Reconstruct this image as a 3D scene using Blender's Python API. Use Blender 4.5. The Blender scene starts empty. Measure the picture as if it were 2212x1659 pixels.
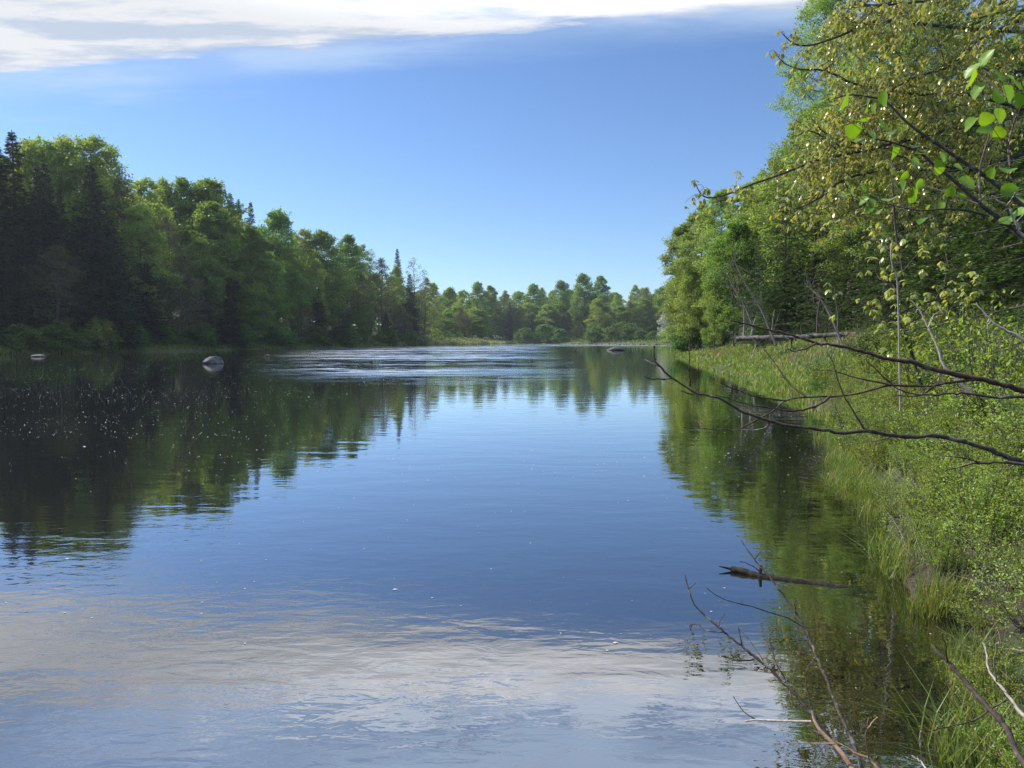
import bpy, math, random
import numpy as np
from mathutils import Vector

# ------------------------------------------------------------------ camera, world, sun
SC = bpy.context.scene
COL = SC.collection
rad = math.radians
CAMZ = 1.8
FPX = 1536.0                       # focal length for a 2212 px wide frame
PITCH = math.atan((829.5 - 734.0) / FPX)
cam_d = bpy.data.cameras.new("camera"); cam = bpy.data.objects.new("camera", cam_d); COL.objects.link(cam)
cam_d.sensor_width = 36.0; cam_d.lens = 36.0 * FPX / 2212.0
cam_d.clip_start = 0.05; cam_d.clip_end = 6000
cam.location = (0, 0, CAMZ); cam.rotation_euler = (math.pi / 2 - PITCH, 0, 0)
SC.camera = cam

SUN_DIR = Vector((-0.89, 0.47, 0.86)).normalized()     # towards the sun
SUN_EL = math.asin(SUN_DIR.z); SUN_AZ = math.atan2(SUN_DIR.x, SUN_DIR.y)
sun_d = bpy.data.lights.new("sun", 'SUN'); sun = bpy.data.objects.new("sun", sun_d); COL.objects.link(sun)
sun_d.energy = 5.0; sun_d.angle = rad(0.5); sun_d.color = (1.0, 0.94, 0.84)
sun.rotation_euler = SUN_DIR.to_track_quat('Z', 'Y').to_euler()
sun.location = (-30, 10, 60)

SC.view_settings.view_transform = 'Standard'; SC.view_settings.look = 'None'
SC.view_settings.gamma = 1.0; SC.view_settings.exposure = 0.55
SC.cycles.max_bounces = 6; SC.cycles.diffuse_bounces = 2; SC.cycles.glossy_bounces = 3
SC.cycles.transmission_bounces = 3; SC.cycles.transparent_max_bounces = 8
SC.cycles.caustics_reflective = False; SC.cycles.caustics_refractive = False
SC.cycles.use_denoising = True; SC.cycles.denoising_prefilter = 'NONE'
SC.cycles.sample_clamp_indirect = 4.0


class NT:
    """tiny node-tree helper"""
    def __init__(s, tree):
        s.t = tree; s.t.nodes.clear()

    def n(s, typ, **kw):
        nd = s.t.nodes.new(typ)
        for k, v in kw.items(): setattr(nd, k, v)
        return nd

    def l(s, a, b): s.t.links.new(a, b)

    def put(s, sock, v):
        if isinstance(v, bpy.types.NodeSocket): s.l(v, sock)
        else: sock.default_value = v

    def m(s, op, a, b=0.0, c=0.0, clamp=False):
        nd = s.n('ShaderNodeMath', operation=op); nd.use_clamp = clamp
        for i, v in enumerate((a, b, c)): s.put(nd.inputs[i], v)
        return nd.outputs[0]

    def sm(s, x, lo, hi, a=0.0, b=1.0):
        nd = s.n('ShaderNodeMapRange', interpolation_type='SMOOTHSTEP')
        s.put(nd.inputs[0], x)
        for i, v in zip((1, 2, 3, 4), (lo, hi, a, b)): nd.inputs[i].default_value = v
        return nd.outputs[0]

    def noise(s, vec, scale, detail=4, rough=0.55, dist=0.0):
        nd = s.n('ShaderNodeTexNoise')
        if vec is not None: s.l(vec, nd.inputs['Vector'])
        nd.inputs['Scale'].default_value = scale; nd.inputs['Detail'].default_value = detail
        nd.inputs['Roughness'].default_value = rough; nd.inputs['Distortion'].default_value = dist
        return nd.outputs['Fac']

    def vec(s, x, y, z=0.0):
        nd = s.n('ShaderNodeCombineXYZ')
        for i, v in enumerate((x, y, z)): s.put(nd.inputs[i], v)
        return nd.outputs[0]

    def mix(s, f, a, b):
        nd = s.n('ShaderNodeMix', data_type='RGBA')
        s.put(nd.inputs[0], f)
        for k, v in ((6, a), (7, b)):
            s.put(nd.inputs[k], v if isinstance(v, bpy.types.NodeSocket) else (*v[:3], 1.0))
        return nd.outputs[2]


def build_world():
    w = bpy.data.worlds.new("World"); SC.world = w; w.use_nodes = True
    N = NT(w.node_tree)
    out = N.n('ShaderNodeOutputWorld'); bg = N.n('ShaderNodeBackground')
    sky = N.n('ShaderNodeTexSky', sky_type='NISHITA'); sky.sun_disc = False
    sky.sun_elevation = SUN_EL; sky.sun_rotation = SUN_AZ
    sky.air_density = 1.0; sky.dust_density = 0.15; sky.ozone_density = 2.5; sky.altitude = 300
    tc = N.n('ShaderNodeTexCoord'); sp = N.n('ShaderNodeSeparateXYZ'); N.l(tc.outputs['Generated'], sp.inputs[0])
    z = N.m('MAXIMUM', sp.outputs[2], 0.03)
    X = N.m('DIVIDE', sp.outputs[0], z); Y = N.m('DIVIDE', sp.outputs[1], z)
    # cloud deck: everything nearer the zenith than a slanting edge
    e = N.m('SUBTRACT', N.m('SUBTRACT', 2.39, N.m('MULTIPLY', X, 0.19)), Y)
    a = N.m('ADD', X, N.m('MULTIPLY', Y, 0.16))
    nv = N.vec(N.m('MULTIPLY', a, 0.8), N.m('MULTIPLY', Y, 2.2), 1.7)
    n1 = N.noise(nv, 1.3, 6, 0.58, 0.3)
    nv2 = N.vec(N.m('MULTIPLY', a, 1.0), N.m('MULTIPLY', Y, 3.0), 7.3)
    n2 = N.noise(nv2, 2.6, 7, 0.62, 0.2)
    n3 = N.noise(N.vec(N.m('MULTIPLY', a, 0.7), N.m('MULTIPLY', Y, 2.0), 3.1), 1.1, 4, 0.5)
    ee = N.m('ADD', e, N.m('MULTIPLY', N.m('SUBTRACT', n2, 0.5), 0.22))
    deck = N.sm(ee, -0.03, 0.09)
    thin = N.m('MULTIPLY', N.sm(N.m('ADD', ee, N.m('MULTIPLY', X, -0.035)), -0.28, 0.0), N.sm(n1, 0.36, 0.62, 0.25, 0.62))
    gap = N.m('MULTIPLY', N.sm(N.m('SUBTRACT', N.m('ADD', e, N.m('MULTIPLY', N.m('SUBTRACT', n2, 0.5), 1.6)), N.m('MULTIPLY', X, -0.10)), 0.50, 0.66),
              0.92)
    body = N.m('MULTIPLY', deck, N.m('SUBTRACT', 1.0, gap))
    body = N.m('MULTIPLY', body, N.sm(n3, 0.25, 0.5, 0.80, 1.0))
    cov = N.m('MAXIMUM', body, thin)
    wisp = N.m('MULTIPLY', N.sm(n1, 0.5, 0.75, 0.0, 0.35), N.m('MULTIPLY', N.sm(e, -0.9, -0.25), N.sm(X, -1.6, -0.6, 1.0, 0.0)))
    cov = N.m('MAXIMUM', cov, wisp, clamp=True)
    # low cumulus just above the far wood
    az = N.m('DIVIDE', sp.outputs[0], N.m('MAXIMUM', sp.outputs[1], 0.05))
    nl = N.noise(N.vec(N.m('MULTIPLY', az, 9.0), N.m('MULTIPLY', sp.outputs[2], 40.0), 0.0), 1.6, 4, 0.5)
    low = N.m('MULTIPLY', N.sm(nl, 0.52, 0.66, 0.0, 0.55), N.m('MULTIPLY', N.sm(sp.outputs[2], 0.05, 0.085, 1.0, 0.0), N.sm(sp.outputs[2], 0.0, 0.04)))
    cov = N.m('MAXIMUM', cov, low, clamp=True)
    # brightness of the deck: whiter at its edge and towards the sun, bluish grey folds
    shade = N.sm(N.m('ADD', n3, N.m('MULTIPLY', N.m('SUBTRACT', n2, 0.5), 0.9)), 0.40, 0.60)
    ccol = N.mix(shade, (0.62, 0.72, 0.88), (0.94, 0.96, 1.0))
    ccol = N.mix(N.sm(body, 0.05, 0.6), (0.66, 0.84, 1.08), ccol)
    lift = N.sm(sp.outputs[2], 0.38, 0.48, 0.0, 0.85)
    cb = N.m('ADD', 0.62, lift)
    cs = N.n('ShaderNodeVectorMath', operation='SCALE'); N.l(ccol, cs.inputs[0]); N.l(cb, cs.inputs['Scale'])
    ss = N.n('ShaderNodeVectorMath', operation='MULTIPLY'); N.l(sky.outputs[0], ss.inputs[0]); ss.inputs[1].default_value = (SKYT[0] * SKYK, SKYT[1] * SKYK, SKYT[2] * SKYK)
    col = N.mix(cov, ss.outputs[0], cs.outputs[0])
    N.l(col, bg.inputs[0]); bg.inputs[1].default_value = 1.0
    N.l(bg.outputs[0], out.inputs[0])


SKYK = 0.125
SKYT = (0.60, 0.708, 0.86)
build_world()


# ------------------------------------------------------------------ helpers
def P(px, py, depth):
    """world point seen at (px, py) of a 2212 px wide frame, at distance `depth` along +Y"""
    a = (px - 1106.0) / FPX; b = (829.5 - py) / FPX
    c, s = math.cos(PITCH), math.sin(PITCH)
    d = (a, c + b * s, -s + b * c)
    t = depth / d[1]
    return (a * t, depth, CAMZ + d[2] * t)


def G(px, py, z=0.0):
    """point of the horizontal plane z seen at (px, py)"""
    a = (px - 1106.0) / FPX; b = (829.5 - py) / FPX
    c, s = math.cos(PITCH), math.sin(PITCH)
    d = (a, c + b * s, -s + b * c)
    t = (z - CAMZ) / d[2]
    return (a * t, d[1] * t)


def tag(o, label=None, cat=None, group=None, kind=None):
    if label: o['label'] = label
    if cat: o['category'] = cat
    if group: o['group'] = group
    if kind: o['kind'] = kind
    return o


def empty(name, loc=(0, 0, 0), rz=0.0, sc=(1, 1, 1)):
    o = bpy.data.objects.new(name, None); COL.objects.link(o)
    o.location = loc; o.rotation_euler = (0, 0, rz); o.scale = sc
    o.empty_display_size = 0.2
    return o


class MB:
    """mesh collector working on numpy chunks"""
    def __init__(s):
        s.v = []; s.f = []; s.n = 0; s.t = []

    def add(s, verts, faces, tint=None):
        verts = np.asarray(verts, dtype=np.float32).reshape(-1, 3)
        faces = np.asarray(faces, dtype=np.int32)
        s.v.append(verts); s.f.append(faces + s.n)
        s.t.append(np.zeros(len(verts), np.float32) + (0.5 if tint is None else tint))
        s.n += len(verts)

    def build(s, name, mat, parent=None, smooth=False):
        me = bpy.data.meshes.new(name)
        V = np.concatenate(s.v) if s.v else np.zeros((0, 3), np.float32)
        me.vertices.add(len(V)); me.vertices.foreach_set('co', V.ravel())
        sizes = np.concatenate([np.full(len(f), f.shape[1], np.int32) for f in s.f])
        loops = np.concatenate([f.ravel() for f in s.f])
        starts = np.concatenate([[0], np.cumsum(sizes)[:-1]]).astype(np.int32)
        me.loops.add(len(loops)); me.loops.foreach_set('vertex_index', loops)
        me.polygons.add(len(sizes)); me.polygons.foreach_set('loop_start', starts)
        me.polygons.foreach_set('loop_total', sizes)
        if smooth: me.polygons.foreach_set('use_smooth', np.ones(len(sizes), bool))
        at = me.attributes.new('tint', 'FLOAT', 'POINT'); at.data.foreach_set('value', np.concatenate(s.t))
        me.update(calc_edges=True)
        me.materials.append(mat)
        o = bpy.data.objects.new(name, me); COL.objects.link(o)
        if parent: o.parent = parent
        return o


def spline(pts, sub=4):
    """Catmull-Rom through pts (k x D)"""
    p = np.asarray(pts, float)
    if len(p) < 3 or sub < 2: return p
    q = np.vstack([2 * p[0] - p[1], p, 2 * p[-1] - p[-2]])
    out = []
    for i in range(len(p) - 1):
        a, b, c, d = q[i], q[i + 1], q[i + 2], q[i + 3]
        for k in range(sub):
            t = k / sub
            out.append(0.5 * ((2 * b) + (-a + c) * t + (2 * a - 5 * b + 4 * c - d) * t * t + (-a + 3 * b - 3 * c + d) * t ** 3))
    out.append(p[-1])
    return np.array(out)


def tube(mb, pts, r0, r1=None, sides=6, cap=True, knob=0.0, rng=None, tint=None):
    p = np.asarray(pts, float); k = len(p)
    if r1 is None: r1 = r0
    r = np.linspace(r0, r1, k) if np.isscalar(r0) else np.asarray(r0, float)
    if knob and rng is not None: r = r * (1 + knob * (rng.random(k) - 0.4))
    T = np.gradient(p, axis=0); T /= np.linalg.norm(T, axis=1)[:, None] + 1e-9
    up = np.array([0, 0, 1.0]) if abs(T[0, 2]) < 0.8 else np.array([0, 1.0, 0])
    A = np.cross(T, up); A /= np.linalg.norm(A, axis=1)[:, None] + 1e-9
    B = np.cross(A, T)
    th = np.arange(sides) * 2 * math.pi / sides
    ring = p[:, None, :] + r[:, None, None] * (np.cos(th)[None, :, None] * A[:, None, :] + np.sin(th)[None, :, None] * B[:, None, :])
    V = ring.reshape(-1, 3)
    i = np.arange(k - 1)[:, None] * sides; j = np.arange(sides)[None, :]; jn = (j + 1) % sides
    F = np.stack([i + j, i + jn, i + sides + jn, i + sides + j], -1).reshape(-1, 4)
    mb.add(V, F, tint)
    if cap:
        c = np.vstack([V[:sides], V[-sides:], p[:1], p[-1:]])
        f = [[(q + 1) % sides, q, 2 * sides] for q in range(sides)] + [[sides + q, sides + (q + 1) % sides, 2 * sides + 1] for q in range(sides)]
        mb.add(c, f, tint)


def unit(v): return v / (np.linalg.norm(v, axis=-1, keepdims=True) + 1e-9)


def leaves(mb, C, U, Nn, L, W, rng, fold=0.25, shape='fold'):
    """leaf blades: base C, long axis U, normal about Nn, length L, width W"""
    n = len(C); U = unit(U); S = unit(np.cross(U, Nn)); Z = np.cross(S, U)
    L = np.broadcast_to(np.asarray(L, float), (n,))[:, None]; W = np.broadcast_to(np.asarray(W, float), (n,))[:, None]
    tint = rng.random(n)
    if shape == 'fold':
        m = C + U * L * 0.42
        a = m + S * W * 0.5 + Z * W * fold; b = m - S * W * 0.5 + Z * W * fold
        tip = C + U * L - Z * L * 0.12
        V = np.stack([C, a, tip, b], 1).reshape(-1, 3)
        k = np.arange(n)[:, None] * 4
        F = np.concatenate([k + np.array([[0, 1, 2]]), k + np.array([[0, 2, 3]])])
        mb.add(V, F, np.repeat(tint, 4))
    elif shape == 'oval':
        m1 = C + U * L * 0.28; m2 = C + U * L * 0.68
        tip = C + U * L - Z * L * 0.18
        V = np.stack([C, m1 + S * W * .46 + Z * W * fold, m2 + S * W * .42 + Z * W * fold * .6, tip,
                      m2 - S * W * .42 + Z * W * fold * .6, m1 - S * W * .46 + Z * W * fold, (m1 + m2) / 2], 1).reshape(-1, 3)
        k = np.arange(n)[:, None] * 7
        F = np.concatenate([k + np.array([[0, 1, 2, 6]]), k + np.array([[6, 2, 3, 4]]), k + np.array([[0, 6, 4, 5]])])
        mb.add(V, F, np.repeat(tint, 7))
    elif shape == 'quad':
        m = C + U * L * 0.5
        V = np.stack([C, m + S * W * .5, C + U * L, m - S * W * .5], 1).reshape(-1, 3)
        k = np.arange(n)[:, None] * 4
        mb.add(V, k + np.array([[0, 1, 2, 3]]), np.repeat(tint, 4))


def copy_thing(root, name=None):
    r = root.copy(); COL.objects.link(r)
    for ch in root.children:
        c = ch.copy(); COL.objects.link(c); c.parent = r
        for g in ch.children:
            d = g.copy(); COL.objects.link(d); d.parent = c
    return r


# ------------------------------------------------------------------ materials
def new_mat(name):
    m = bpy.data.materials.new(name); m.use_nodes = True
    return m, NT(m.node_tree)


def leaf_mat(name, c1, c2, c3=None, trans=0.45, rough=0.45, tcol=None, objvar=0.25, spec=0.35):
    """leaf-to-leaf variation c1..c2(..c3) + variation from plant to plant"""
    m, N = new_mat(name)
    at = N.n('ShaderNodeAttribute', attribute_name='tint')
    oi = N.n('ShaderNodeObjectInfo')
    col = N.mix(at.outputs['Fac'], c1, c2)
    if c3:
        col = N.mix(N.sm(at.outputs['Fac'], 0.86, 0.9), col, c3)
    hsv = N.n('ShaderNodeHueSaturation')
    N.l(col, hsv.inputs['Color'])
    N.l(N.m('ADD', 0.5 - 0.012, N.m('MULTIPLY', oi.outputs['Random'], 0.03)), hsv.inputs['Hue'])
    N.l(N.m('ADD', 1 - objvar / 2, N.m('MULTIPLY', oi.outputs['Random'], objvar)), hsv.inputs['Value'])
    p = N.n('ShaderNodeBsdfPrincipled'); N.l(hsv.outputs[0], p.inputs['Base Color'])
    p.inputs['Roughness'].default_value = rough; p.inputs['Specular IOR Level'].default_value = spec
    tr = N.n('ShaderNodeBsdfTranslucent')
    tm = N.n('ShaderNodeVectorMath', operation='MULTIPLY'); N.l(hsv.outputs[0], tm.inputs[0])
    tm.inputs[1].default_value = tcol or (1.5, 1.45, 0.55)
    N.l(tm.outputs[0], tr.inputs[0])
    mx = N.n('ShaderNodeMixShader'); mx.inputs[0].default_value = trans
    N.l(p.outputs[0], mx.inputs[1]); N.l(tr.outputs[0], mx.inputs[2])
    out = N.n('ShaderNodeOutputMaterial'); N.l(mx.outputs[0], out.inputs[0])
    return m


def bark_mat(name, c1, c2, scale=20, bump=0.02, stretch=0.25, lichen=None):
    m, N = new_mat(name)
    tc = N.n('ShaderNodeTexCoord'); mp = N.n('ShaderNodeMapping'); N.l(tc.outputs['Object'], mp.inputs[0])
    mp.inputs['Scale'].default_value = (1, 1, stretch)
    nz = N.noise(mp.outputs[0], scale, 6, 0.65)
    col = N.mix(N.sm(nz, 0.35, 0.65), c1, c2)
    if lichen:
        n2 = N.noise(tc.outputs['Object'], scale * 0.35, 3, 0.6)
        col = N.mix(N.sm(n2, 0.55, 0.68), col, lichen)
    p = N.n('ShaderNodeBsdfPrincipled'); N.l(col, p.inputs['Base Color']); p.inputs['Roughness'].default_value = 0.85
    p.inputs['Specular IOR Level'].default_value = 0.25
    bp = N.n('ShaderNodeBump'); N.l(nz, bp.inputs['Height']); bp.inputs['Distance'].default_value = bump; bp.inputs['Strength'].default_value = 0.8
    N.l(bp.outputs[0], p.inputs['Normal'])
    out = N.n('ShaderNodeOutputMaterial'); N.l(p.outputs[0], out.inputs[0])
    return m


M = {}
M['maple'] = leaf_mat('broad_leaf', (0.095, 0.175, 0.028), (0.185, 0.285, 0.050), trans=0.45)
M['yellow'] = leaf_mat('yellow_green_leaf', (0.18, 0.255, 0.055), (0.29, 0.36, 0.105), trans=0.48)
M['aspen'] = leaf_mat('aspen_leaf', (0.17, 0.245, 0.06), (0.27, 0.35, 0.105), trans=0.45, rough=0.35)
M['bud'] = leaf_mat('budding_leaf', (0.11, 0.115, 0.050), (0.15, 0.15, 0.065), trans=0.35)
M['blossom'] = leaf_mat('blossom', (0.55, 0.55, 0.48), (0.35, 0.36, 0.25), trans=0.3, tcol=(1, 1, 1))
M['spruce'] = leaf_mat('spruce_needles', (0.018, 0.036, 0.016), (0.035, 0.060, 0.022), trans=0.12, objvar=0.3)
M['hemlock'] = leaf_mat('hemlock_needles', (0.040, 0.080, 0.020), (0.085, 0.140, 0.032), trans=0.3)
M['shrub'] = leaf_mat('shrub_leaf', (0.17, 0.25, 0.040), (0.31, 0.37, 0.080), trans=0.45, rough=0.4)
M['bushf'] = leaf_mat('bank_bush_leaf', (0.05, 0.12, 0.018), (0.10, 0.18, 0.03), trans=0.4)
M['ymaple'] = leaf_mat('young_maple_leaf', (0.23, 0.28, 0.075), (0.48, 0.48, 0.16), (0.53, 0.44, 0.09), trans=0.42, rough=0.28, spec=0.6, tcol=(1.3, 1.2, 0.5))
M['round'] = leaf_mat('round_leaf', (0.12, 0.22, 0.022), (0.20, 0.31, 0.035), trans=0.5, rough=0.4, tcol=(1.45, 1.3, 0.4))
M['grass'] = leaf_mat('grass_blade', (0.11, 0.175, 0.035), (0.19, 0.24, 0.060), (0.36, 0.30, 0.13), trans=0.45)
M['dry'] = leaf_mat('dry_grass', (0.24, 0.22, 0.10), (0.38, 0.33, 0.17), (0.14, 0.2, 0.05), trans=0.35, tcol=(1.1, 1.05, 0.8))
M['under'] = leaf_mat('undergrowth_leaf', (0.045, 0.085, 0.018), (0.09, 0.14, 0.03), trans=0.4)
M['bark'] = bark_mat('grey_bark', (0.07, 0.06, 0.05), (0.16, 0.14, 0.12), 6, 0.03)
M['twigbark'] = bark_mat('brown_twig_bark', (0.035, 0.026, 0.022), (0.085, 0.065, 0.052), 60, 0.002, 1.0, (0.17, 0.16, 0.14))
M['redbark'] = bark_mat('reddish_branch_bark', (0.045, 0.024, 0.020), (0.095, 0.055, 0.042), 50, 0.002, 1.0, (0.17, 0.145, 0.125))
M['paletwig'] = bark_mat('pale_dead_twig', (0.22, 0.18, 0.15), (0.38, 0.33, 0.29), 60, 0.002, 1.0)
M['tan'] = bark_mat('peeled_tan_wood', (0.16, 0.105, 0.07), (0.30, 0.20, 0.135), 50, 0.002, 1.0)
M['log'] = bark_mat('weathered_log', (0.03, 0.026, 0.022), (0.17, 0.16, 0.15), 4, 0.03, 1.0)
M['wetlog'] = bark_mat('wet_log', (0.012, 0.009, 0.007), (0.04, 0.03, 0.02), 20, 0.02, 1.0)
M['deadtwig'] = bark_mat('grey_dead_branch', (0.07, 0.06, 0.055), (0.15, 0.135, 0.12), 30, 0.003, 1.0)


def rock_mat(name, c1, c2):
    m, N = new_mat(name)
    tc = N.n('ShaderNodeTexCoord'); n1 = N.noise(tc.outputs['Object'], 3, 8, 0.65); n2 = N.noise(tc.outputs['Object'], 14, 6, 0.7)
    col = N.mix(N.sm(n1, 0.35, 0.65), c1, c2)
    geo = N.n('ShaderNodeNewGeometry'); sp = N.n('ShaderNodeSeparateXYZ'); N.l(geo.outputs['Position'], sp.inputs[0])
    col = N.mix(N.sm(sp.outputs[2], 0.0, 0.1, 0.8, 0.0), col, (0.03, 0.026, 0.02))      # wet at the waterline
    p = N.n('ShaderNodeBsdfPrincipled'); N.l(col, p.inputs['Base Color']); p.inputs['Roughness'].default_value = 0.8; p.inputs['Specular IOR Level'].default_value = 0.15
    bp = N.n('ShaderNodeBump'); N.l(n2, bp.inputs['Height']); bp.inputs['Distance'].default_value = 0.04
    N.l(bp.outputs[0], p.inputs['Normal'])
    out = N.n('ShaderNodeOutputMaterial'); N.l(p.outputs[0], out.inputs[0])
    return m


M['rock'] = rock_mat('grey_rock', (0.05, 0.05, 0.054), (0.12, 0.118, 0.12))
M['darkrock'] = rock_mat('dark_rock', (0.05, 0.045, 0.045), (0.10, 0.09, 0.09))

# ------------------------------------------------------------------ terrain
right_px = [(2160, 1700), (2125, 1590), (2105, 1500), (2085, 1420), (2100, 1340), (2010, 1310), (1960, 1290), (1945, 1230),
            (1925, 1150), (1905, 1080), (1890, 1030), (1850, 1000), (1845, 960), (1850, 925), (1800, 900), (1760, 880), (1700, 855), (1640, 833), (1580, 812),
            (1530, 795), (1490, 781), (1462, 770), (1452, 764)]
R = [G(*p) for p in right_px]
river = [(-14, -30), (-5.0, -3.0), (-2.2, 0.3), (-0.6, 0.9), (0.8, 1.7)] + R + [(24, 97), (38, 108), (80, 118), (160, 125), (400, 130),
         (400, 215), (160, 214), (90, 220)] + [G(1500, 747.0), G(1450, 746.2), G(1400, 745), G(1300, 743.6), G(1200, 742.3)] + \
        [(0, 352), (-60, 372), (-60, 340)] + [G(1118, 743.5), G(1060, 744.6), G(1000, 745.5), G(930, 747), G(870, 748), G(780, 750), G(700, 752), G(600, 754),
         G(500, 756), G(380, 759), G(230, 762), G(100, 764), G(0, 766)] + [(-72, 82), (-74, 60), (-70, 20), (-66, -30)]
river = np.array(river, float)


def sdist(x, y):
    """signed distance to the river outline, > 0 on land"""
    x = np.asarray(x, float); y = np.asarray(y, float)
    a = river; b = np.roll(river, -1, axis=0)
    best = np.full(x.shape, 1e18); inside = np.zeros(x.shape, bool)
    for (ax, ay), (bx, by) in zip(a, b):
        dx, dy = bx - ax, by - ay; L2 = dx * dx + dy * dy + 1e-12
        t = np.clip(((x - ax) * dx + (y - ay) * dy) / L2, 0, 1)
        best = np.minimum(best, (x - ax - t * dx) ** 2 + (y - ay - t * dy) ** 2)
        cr = (ay > y) != (by > y)
        xi = (bx - ax) * (y - ay) / (by - ay + 1e-12) + ax
        inside ^= cr & (x < xi)
    d = np.sqrt(best)
    return np.where(inside, -d, d)


def sstep(x, a, b):
    t = np.clip((x - a) / (b - a), 0, 1); return t * t * (3 - 2 * t)


def wob(x, y):
    return (np.sin(x * 0.9 + 1.3 * np.sin(y * 0.37)) + np.sin(y * 1.1 + 0.8 * np.sin(x * 0.6 + 1))) * 0.5 + \
        0.5 * np.sin(x * 2.7 + y * 1.9) * np.sin(y * 3.1 - x * 1.3)


def height(x, y):
    x = np.asarray(x, float); y = np.asarray(y, float)
    d = sdist(x, y)
    dd = np.maximum(d, 0)
    left = sstep(-x, 8, 22) * (1 - sstep(y, 215, 260))
    far = sstep(y, 150, 220) * (1 - left)
    near = (1 - sstep(y, 150, 220)) * (1 - left)
    lip = 0.14 * sstep(dd, 0, 0.3)
    cam_low = 1 - (1 - sstep(np.hypot(x - 0.2, y + 0.3), 1.5, 5.5)) * 0.75      # low bank by the camera
    zr = lip + (1.75 * sstep(dd, -0.8, 7.0) * 0.95 + 0.05 * dd) * cam_low
    zr = np.minimum(zr, 5) + 9 * sstep(dd, 25, 90)
    tip = sstep(y, 40, 90)
    zr = zr * (1 - 0.45 * tip)
    zl = lip + 0.24 * dd; zl = np.where(zl > 7, 7 + (zl - 7) * 0.15, zl); zl = np.minimum(zl, 14) + 9 * sstep(dd, 35, 90)
    zf = lip + 1.2 * sstep(dd, 0, 14) + 0.01 * dd; zf = np.minimum(zf, 6) + 9 * sstep(dd, 45, 160)
    z = near * zr + left * zl + far * zf
    z = z + wob(x, y) * 0.07 * sstep(dd, 0.3, 2.5) + wob(x * 0.13, y * 0.13) * 0.8 * sstep(dd, 20, 60)
    zb = -np.minimum(1.9, 0.05 + 0.20 * (-d)) + wob(x * 1.5, y * 1.5) * 0.03
    return np.where(d > 0, z, zb)


def gz(x, y): return float(height(np.array([x]), np.array([y]))[0])


def grow(start, stop, first, ratio, cap):
    out = [start]; s = first; sg = 1 if stop > start else -1
    while abs(out[-1] - start) < abs(stop - start):
        out.append(out[-1] + sg * s); s = min(s * ratio, cap)
    return out


def grid_mesh(name, xs, ys, zf, mat, attr=None):
    X, Y = np.meshgrid(xs, ys); Z = zf(X.ravel(), Y.ravel())
    V = np.stack([X.ravel(), Y.ravel(), Z], 1)
    nx = len(xs); ny = len(ys)
    i, j = np.meshgrid(np.arange(nx - 1), np.arange(ny - 1)); k = (j * nx + i).ravel()
    mb = MB(); mb.add(V, np.stack([k, k + 1, k + 1 + nx, k + nx], 1), attr(X.ravel(), Y.ravel()) if attr is not None else None)
    return mb.build(name, mat, smooth=True)


def ground_mat():
    m, N = new_mat('bank_soil')
    geo = N.n('ShaderNodeNewGeometry'); sp = N.n('ShaderNodeSeparateXYZ'); N.l(geo.outputs['Position'], sp.inputs[0])
    n1 = N.noise(geo.outputs['Position'], 0.8, 6, 0.6); n2 = N.noise(geo.outputs['Position'], 9, 8, 0.7)
    c = N.mix(N.sm(n2, 0.35, 0.65), (0.025, 0.020, 0.013), (0.075, 0.058, 0.035))
    c = N.mix(N.sm(n1, 0.42, 0.58), c, (0.055, 0.085, 0.022))
    bed = N.mix(N.sm(n2, 0.3, 0.7), (0.045, 0.030, 0.012), (0.13, 0.09, 0.038))
    c = N.mix(N.sm(sp.outputs[2], -0.04, 0.03), bed, c)
    p = N.n('ShaderNodeBsdfPrincipled'); N.l(c, p.inputs['Base Color']); p.inputs['Roughness'].default_value = 0.95
    bp = N.n('ShaderNodeBump'); N.l(n2, bp.inputs['Height']); bp.inputs['Distance'].default_value = 0.08
    N.l(bp.outputs[0], p.inputs['Normal'])
    out = N.n('ShaderNodeOutputMaterial'); N.l(p.outputs[0], out.inputs[0])
    return m


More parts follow.
